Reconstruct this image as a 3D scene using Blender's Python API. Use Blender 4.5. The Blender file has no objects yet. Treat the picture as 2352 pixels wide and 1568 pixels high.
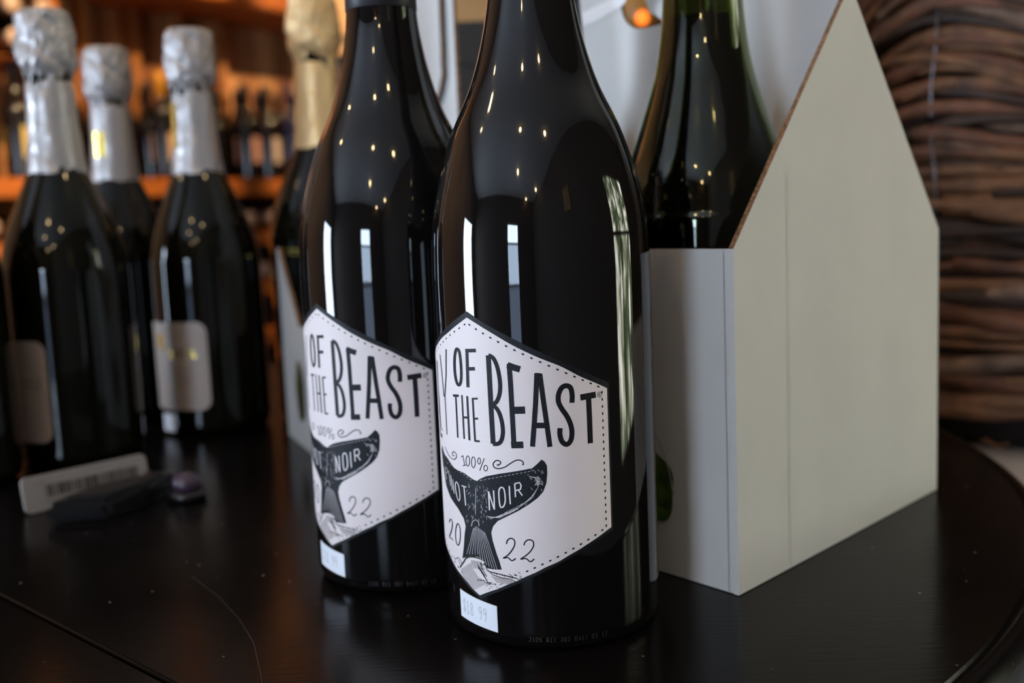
import bpy, bmesh, math, random, json
from mathutils import Vector, Matrix, noise
from mathutils.geometry import tessellate_polygon
PI = math.pi
random.seed(11)
S = bpy.context.scene
COL = S.collection

# ------------------------------------------------------------------ camera
# the camera is at the world origin, 16 cm above the table top (z = 0), looking along +Y
cam = bpy.data.cameras.new('camera')
cam.sensor_width = 36.0
cam.lens = 36.0 * 2382 / 2352
cam.clip_start = 0.01
cam.clip_end = 60
cam.dof.use_dof = True
cam.dof.focus_distance = 0.368
cam.dof.aperture_fstop = 6.9
co = bpy.data.objects.new('camera', cam)
COL.objects.link(co)
p, r = math.radians(6.97), math.radians(-2.45)
fw = Vector((0, math.cos(p), -math.sin(p))); up = Vector((0, math.sin(p), math.cos(p))); rt = Vector((1, 0, 0))
R_ = rt * math.cos(r) + up * math.sin(r); U_ = up * math.cos(r) - rt * math.sin(r)
m = Matrix((R_, U_, -fw)).transposed().to_4x4()
m.translation = Vector((0, 0, 0.16))
co.matrix_world = m
S.camera = co

# ------------------------------------------------------------------ world and exposure
S.view_settings.view_transform = 'Standard'
S.view_settings.look = 'None'
S.view_settings.gamma = 1
S.view_settings.use_curve_mapping = False
S.view_settings.exposure = 0.2
wd = bpy.data.worlds.new('world'); S.world = wd; wd.use_nodes = True
wd.node_tree.nodes['Background'].inputs[0].default_value = (0.75, 0.85, 1, 1)
wd.node_tree.nodes['Background'].inputs[1].default_value = 0.3

# room frame: a runs along the shelf wall, b points from the shelf wall into the room
AX = Vector((.574, .819, 0)); BX = Vector((.819, -.574, 0)); ZX = Vector((0, 0, 1))
def RM(a, b, z): return AX * a + BX * b + ZX * z
A0, A1, B0, B1, Z0, Z1 = -3.1, 4.4, -2.86, 1.55, -.76, 1.75

WIN_STR = 29.0
SIDE_STR = 12.0

def area(name, loc, to, sx, sy, energy, colr):
    l = bpy.data.lights.new(name, 'AREA'); l.shape = 'RECTANGLE'; l.size = sx; l.size_y = sy
    l.energy = energy; l.color = colr
    o = bpy.data.objects.new(name, l); COL.objects.link(o); o.location = loc
    o.rotation_euler = (Vector(to) - Vector(loc)).to_track_quat('-Z', 'Y').to_euler()
    return o
def spot(name, loc, to, energy, colr, ang=60, rad=.04):
    l = bpy.data.lights.new(name, 'SPOT'); l.energy = energy; l.color = colr
    l.spot_size = math.radians(ang); l.spot_blend = .6; l.shadow_soft_size = rad
    o = bpy.data.objects.new(name, l); COL.objects.link(o); o.location = loc
    o.rotation_euler = (Vector(to) - Vector(loc)).to_track_quat('-Z', 'Y').to_euler()
    return o
# ceiling lamps that wash the shelf wall with warm light
for a in (-1.6, -.6, .4, 1.4, 2.6):
    spot('shelf_spot', RM(a, -1.0, Z1 - .08), RM(a + .1, -2.86, .5), 215, (1, .64, .34), 75)

# ------------------------------------------------------------------ materials
MATS = {}
def mat(name, col, rough=.5, metal=0, spec=.5, bump=0, bscale=200, var=0, vscale=8, trans=0, ior=1.5, coat=0, emis=None, estr=0, stretch=None, bdist=.001):
    if name in MATS: return MATS[name]
    M = bpy.data.materials.new(name); M.use_nodes = True; nt = M.node_tree; b = nt.nodes['Principled BSDF']
    b.inputs['Base Color'].default_value = (*col, 1); b.inputs['Roughness'].default_value = rough
    b.inputs['Metallic'].default_value = metal; b.inputs['Specular IOR Level'].default_value = spec
    b.inputs['Transmission Weight'].default_value = trans; b.inputs['IOR'].default_value = ior
    b.inputs['Coat Weight'].default_value = coat; b.inputs['Coat Roughness'].default_value = .05
    if emis: b.inputs['Emission Color'].default_value = (*emis, 1); b.inputs['Emission Strength'].default_value = estr
    if bump or var:
        tc = nt.nodes.new('ShaderNodeTexCoord'); mp = nt.nodes.new('ShaderNodeMapping')
        nt.links.new(tc.outputs['Object'], mp.inputs[0])
        if stretch: mp.inputs['Scale'].default_value = stretch
    if bump:
        n = nt.nodes.new('ShaderNodeTexNoise'); n.inputs['Scale'].default_value = bscale; n.inputs['Detail'].default_value = 4
        nt.links.new(mp.outputs[0], n.inputs['Vector'])
        bp = nt.nodes.new('ShaderNodeBump'); bp.inputs['Strength'].default_value = bump; bp.inputs['Distance'].default_value = bdist
        nt.links.new(n.outputs['Fac'], bp.inputs['Height']); nt.links.new(bp.outputs[0], b.inputs['Normal'])
    if var:
        n = nt.nodes.new('ShaderNodeTexNoise'); n.inputs['Scale'].default_value = vscale; n.inputs['Detail'].default_value = 5
        nt.links.new(mp.outputs[0], n.inputs['Vector'])
        cr = nt.nodes.new('ShaderNodeValToRGB')
        cr.color_ramp.elements[0].position = .3; cr.color_ramp.elements[1].position = .7
        cr.color_ramp.elements[0].color = (*[c * (1 - var) for c in col], 1)
        cr.color_ramp.elements[1].color = (*[min(1, c * (1 + var)) for c in col], 1)
        nt.links.new(n.outputs['Fac'], cr.inputs[0]); nt.links.new(cr.outputs[0], b.inputs['Base Color'])
    MATS[name] = M
    return M

glass_dark = mat('dark_glass', (.004, .0035, .0035), .035, 0, .5, bump=.02, bscale=60)
glass_olive = mat('olive_glass', (.003, .003, .0012), .05, 0, .38)
glass_green = mat('green_glass', (.16, .20, .045), .02, 0, .5, trans=1, ior=1.5)
wine = mat('wine', (.004, .004, .001), .2, 0, .3)
foil_black = mat('black_foil', (.018, .018, .022), .42, 0, .5)
foil_white = mat('white_foil', (.50, .475, .47), .30, .35, .5, bump=.5, bscale=110, bdist=.003)
foil_gold = mat('gold_foil', (.85, .58, .28), .36, .35, .5, bump=.5, bscale=110, bdist=.003)
gold = mat('gold_print', (.9, .66, .15), .25, .9)
paper_lab = mat('label_paper', (.82, .735, .73), .55, 0, .4, bump=.35, bscale=1500, bdist=.0003)
ink = mat('label_ink', (.007, .008, .011), .5, 0, .25, bump=.5, bscale=1800, bdist=.0003, var=.5, vscale=900)
ink_white = mat('label_white_ink', (.78, .73, .74), .55)
sticker = mat('price_sticker', (.86, .90, .98), .5)
sticker_ink = mat('sticker_ink', (.52, .52, .56), .6)
faint = mat('faint_code_ink', (.03, .028, .03), .5)
card = mat('white_cardboard', (.66, .65, .63), .7, 0, .25, bump=.12, bscale=500, bdist=.0006, var=.035, vscale=26)
card_edge = mat('brown_cardboard_edge', (.22, .12, .065), .9, 0, .1, var=.6, vscale=600)
score = mat('score_crease', (.55, .55, .54), .8)
beige_label = mat('beige_label', (.42, .35, .31), .4)
grey_ink = mat('grey_ink', (.22, .19, .16), .6)

# ------------------------------------------------------------------ helpers
def link(o, parent=None):
    COL.objects.link(o)
    if parent: o.parent = parent
    return o
def obj(name, verts, faces, mt, parent=None, smooth=False, mi=None):
    me = bpy.data.meshes.new(name)
    me.from_pydata([tuple(v) for v in verts], [], faces)
    for q in (mt if isinstance(mt, (list, tuple)) else [mt]): me.materials.append(q)
    if mi: me.polygons.foreach_set('material_index', mi)
    if smooth: me.polygons.foreach_set('use_smooth', [True] * len(me.polygons))
    me.update()
    return link(bpy.data.objects.new(name, me), parent)
def bmobj(name, bm, mt, parent=None, smooth=False):
    me = bpy.data.meshes.new(name); bm.to_mesh(me); bm.free()
    for q in (mt if isinstance(mt, (list, tuple)) else [mt]): me.materials.append(q)
    if smooth: me.polygons.foreach_set('use_smooth', [True] * len(me.polygons))
    return link(bpy.data.objects.new(name, me), parent)
def tag(o, label=None, cat=None, group=None, kind=None):
    if label: o['label'] = label
    if cat: o['category'] = cat
    if group: o['group'] = group
    if kind: o['kind'] = kind
    return o
def empty(name, loc, rz=0, **k):
    o = bpy.data.objects.new(name, None); o.empty_display_size = .02
    COL.objects.link(o); o.location = loc; o.rotation_euler = (0, 0, rz)
    return tag(o, **k)
def obox(name, O, X, Y, Z, mt, parent=None, bevel=0):
    """box from corner O with edge vectors X, Y, Z"""
    O, X, Y, Z = map(Vector, (O, X, Y, Z))
    bm = bmesh.new()
    v = [bm.verts.new(O + X * i + Y * j + Z * k) for k in (0, 1) for j in (0, 1) for i in (0, 1)]
    for f in ((0, 2, 3, 1), (4, 5, 7, 6), (0, 1, 5, 4), (2, 6, 7, 3), (0, 4, 6, 2), (1, 3, 7, 5)): bm.faces.new([v[i] for i in f])
    bmesh.ops.recalc_face_normals(bm, faces=bm.faces)
    if bevel: bmesh.ops.bevel(bm, geom=list(bm.edges), offset=bevel, segments=2, affect='EDGES')
    return bmobj(name, bm, mt, parent)
def lathe_data(prof, seg=64, cap=True):
    V, F = [], []
    for (rr, z) in prof:
        for i in range(seg):
            t = 2 * PI * i / seg
            V.append((rr * math.cos(t), rr * math.sin(t), z))
    for k in range(len(prof) - 1):
        for i in range(seg):
            j = (i + 1) % seg
            F.append((k * seg + i, k * seg + j, (k + 1) * seg + j, (k + 1) * seg + i))
    if cap:
        F.append(tuple(range(seg))[::-1]); n = (len(prof) - 1) * seg
        F.append(tuple(n + i for i in range(seg)))
    return V, F
def lathe(name, prof, mt, parent=None, seg=64, cap=True, crinkle=None):
    V, F = lathe_data(prof, seg, cap)
    if crinkle: V = [crinkle(Vector(v)) for v in V]
    return obj(name, V, F, mt, parent, smooth=True)
def smooth_prof(pts, n=6):
    """Catmull-Rom through (r, z) points"""
    out = []
    P = [pts[0]] + list(pts) + [pts[-1]]
    for i in range(1, len(P) - 2):
        p0, p1, p2, p3 = P[i - 1], P[i], P[i + 1], P[i + 2]
        for k in range(n):
            t = k / n
            out.append(tuple(.5 * ((2 * p1[c]) + (-p0[c] + p2[c]) * t + (2 * p0[c] - 5 * p1[c] + 4 * p2[c] - p3[c]) * t * t + (-p0[c] + 3 * p1[c] - 3 * p2[c] + p3[c]) * t ** 3) for c in (0, 1)))
    out.append(pts[-1])
    return [(max(.0005, a), b) for a, b in out]
def tube(name, pts, rad, mt, parent=None, n=6):
    V, F = [], []
    up0 = Vector((0, 0, 1))
    L = len(pts)
    for i, q in enumerate(pts):
        d = (Vector(pts[min(i + 1, L - 1)]) - Vector(pts[max(i - 1, 0)])).normalized()
        s = d.cross(up0)
        s = s.normalized() if s.length > 1e-4 else Vector((1, 0, 0))
        u = s.cross(d)
        rr = rad[i] if isinstance(rad, (list, tuple)) else rad
        for k in range(n):
            t = 2 * PI * k / n
            V.append(Vector(q) + (s * math.cos(t) + u * math.sin(t)) * rr)
    for i in range(L - 1):
        for k in range(n):
            j = (k + 1) % n
            F.append((i * n + k, i * n + j, (i + 1) * n + j, (i + 1) * n + k))
    F.append(tuple(range(n))); F.append(tuple((L - 1) * n + k for k in range(n))[::-1])
    return obj(name, V, F, mt, parent, smooth=True)
def panel(name, loops, O, a, b, n, t, mats, parent=None):
    """flat sheet: loops = [outer, hole...] of 2D points, axes a, b, thickness t along n; slot 0 faces, slot 1 cut edges"""
    O, a, b, n = map(Vector, (O, a, b, n))
    L3 = [[Vector((x, y, 0)) for x, y in lp] for lp in loops]
    tri = tessellate_polygon(L3)
    flat = [v for lp in loops for v in lp]; N = len(flat)
    V = [O + a * x + b * y for x, y in flat] + [O + a * x + b * y + n * t for x, y in flat]
    F = [tuple(f) for f in tri] + [tuple(i + N for i in f)[::-1] for f in tri]
    mi = [0] * len(F); s = 0
    for lp in loops:
        k = len(lp)
        for i in range(k):
            F.append((s + i, s + (i + 1) % k, s + (i + 1) % k + N, s + i + N)); mi.append(1)
        s += k
    o = obj(name, V, F, mats, parent, mi=mi)
    bm = bmesh.new(); bm.from_mesh(o.data); bmesh.ops.recalc_face_normals(bm, faces=bm.faces); bm.to_mesh(o.data); bm.free()
    return o
def copy_tree(o, parent=None):
    c = o.copy(); COL.objects.link(c); c.parent = parent
    for ch in [x for x in bpy.data.objects if x.parent == o]: copy_tree(ch, c)
    return c
def copy_thing(root, kids, loc, rz, label=None, group=None):
    c = root.copy(); COL.objects.link(c); c.location = loc
    c.rotation_euler = rz if isinstance(rz, (tuple, list)) or hasattr(rz, 'x') else (0, 0, rz)
    if label: c['label'] = label
    if group: c['group'] = group
    for k in kids:
        d = k.copy(); COL.objects.link(d); d.parent = c
    return c

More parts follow.
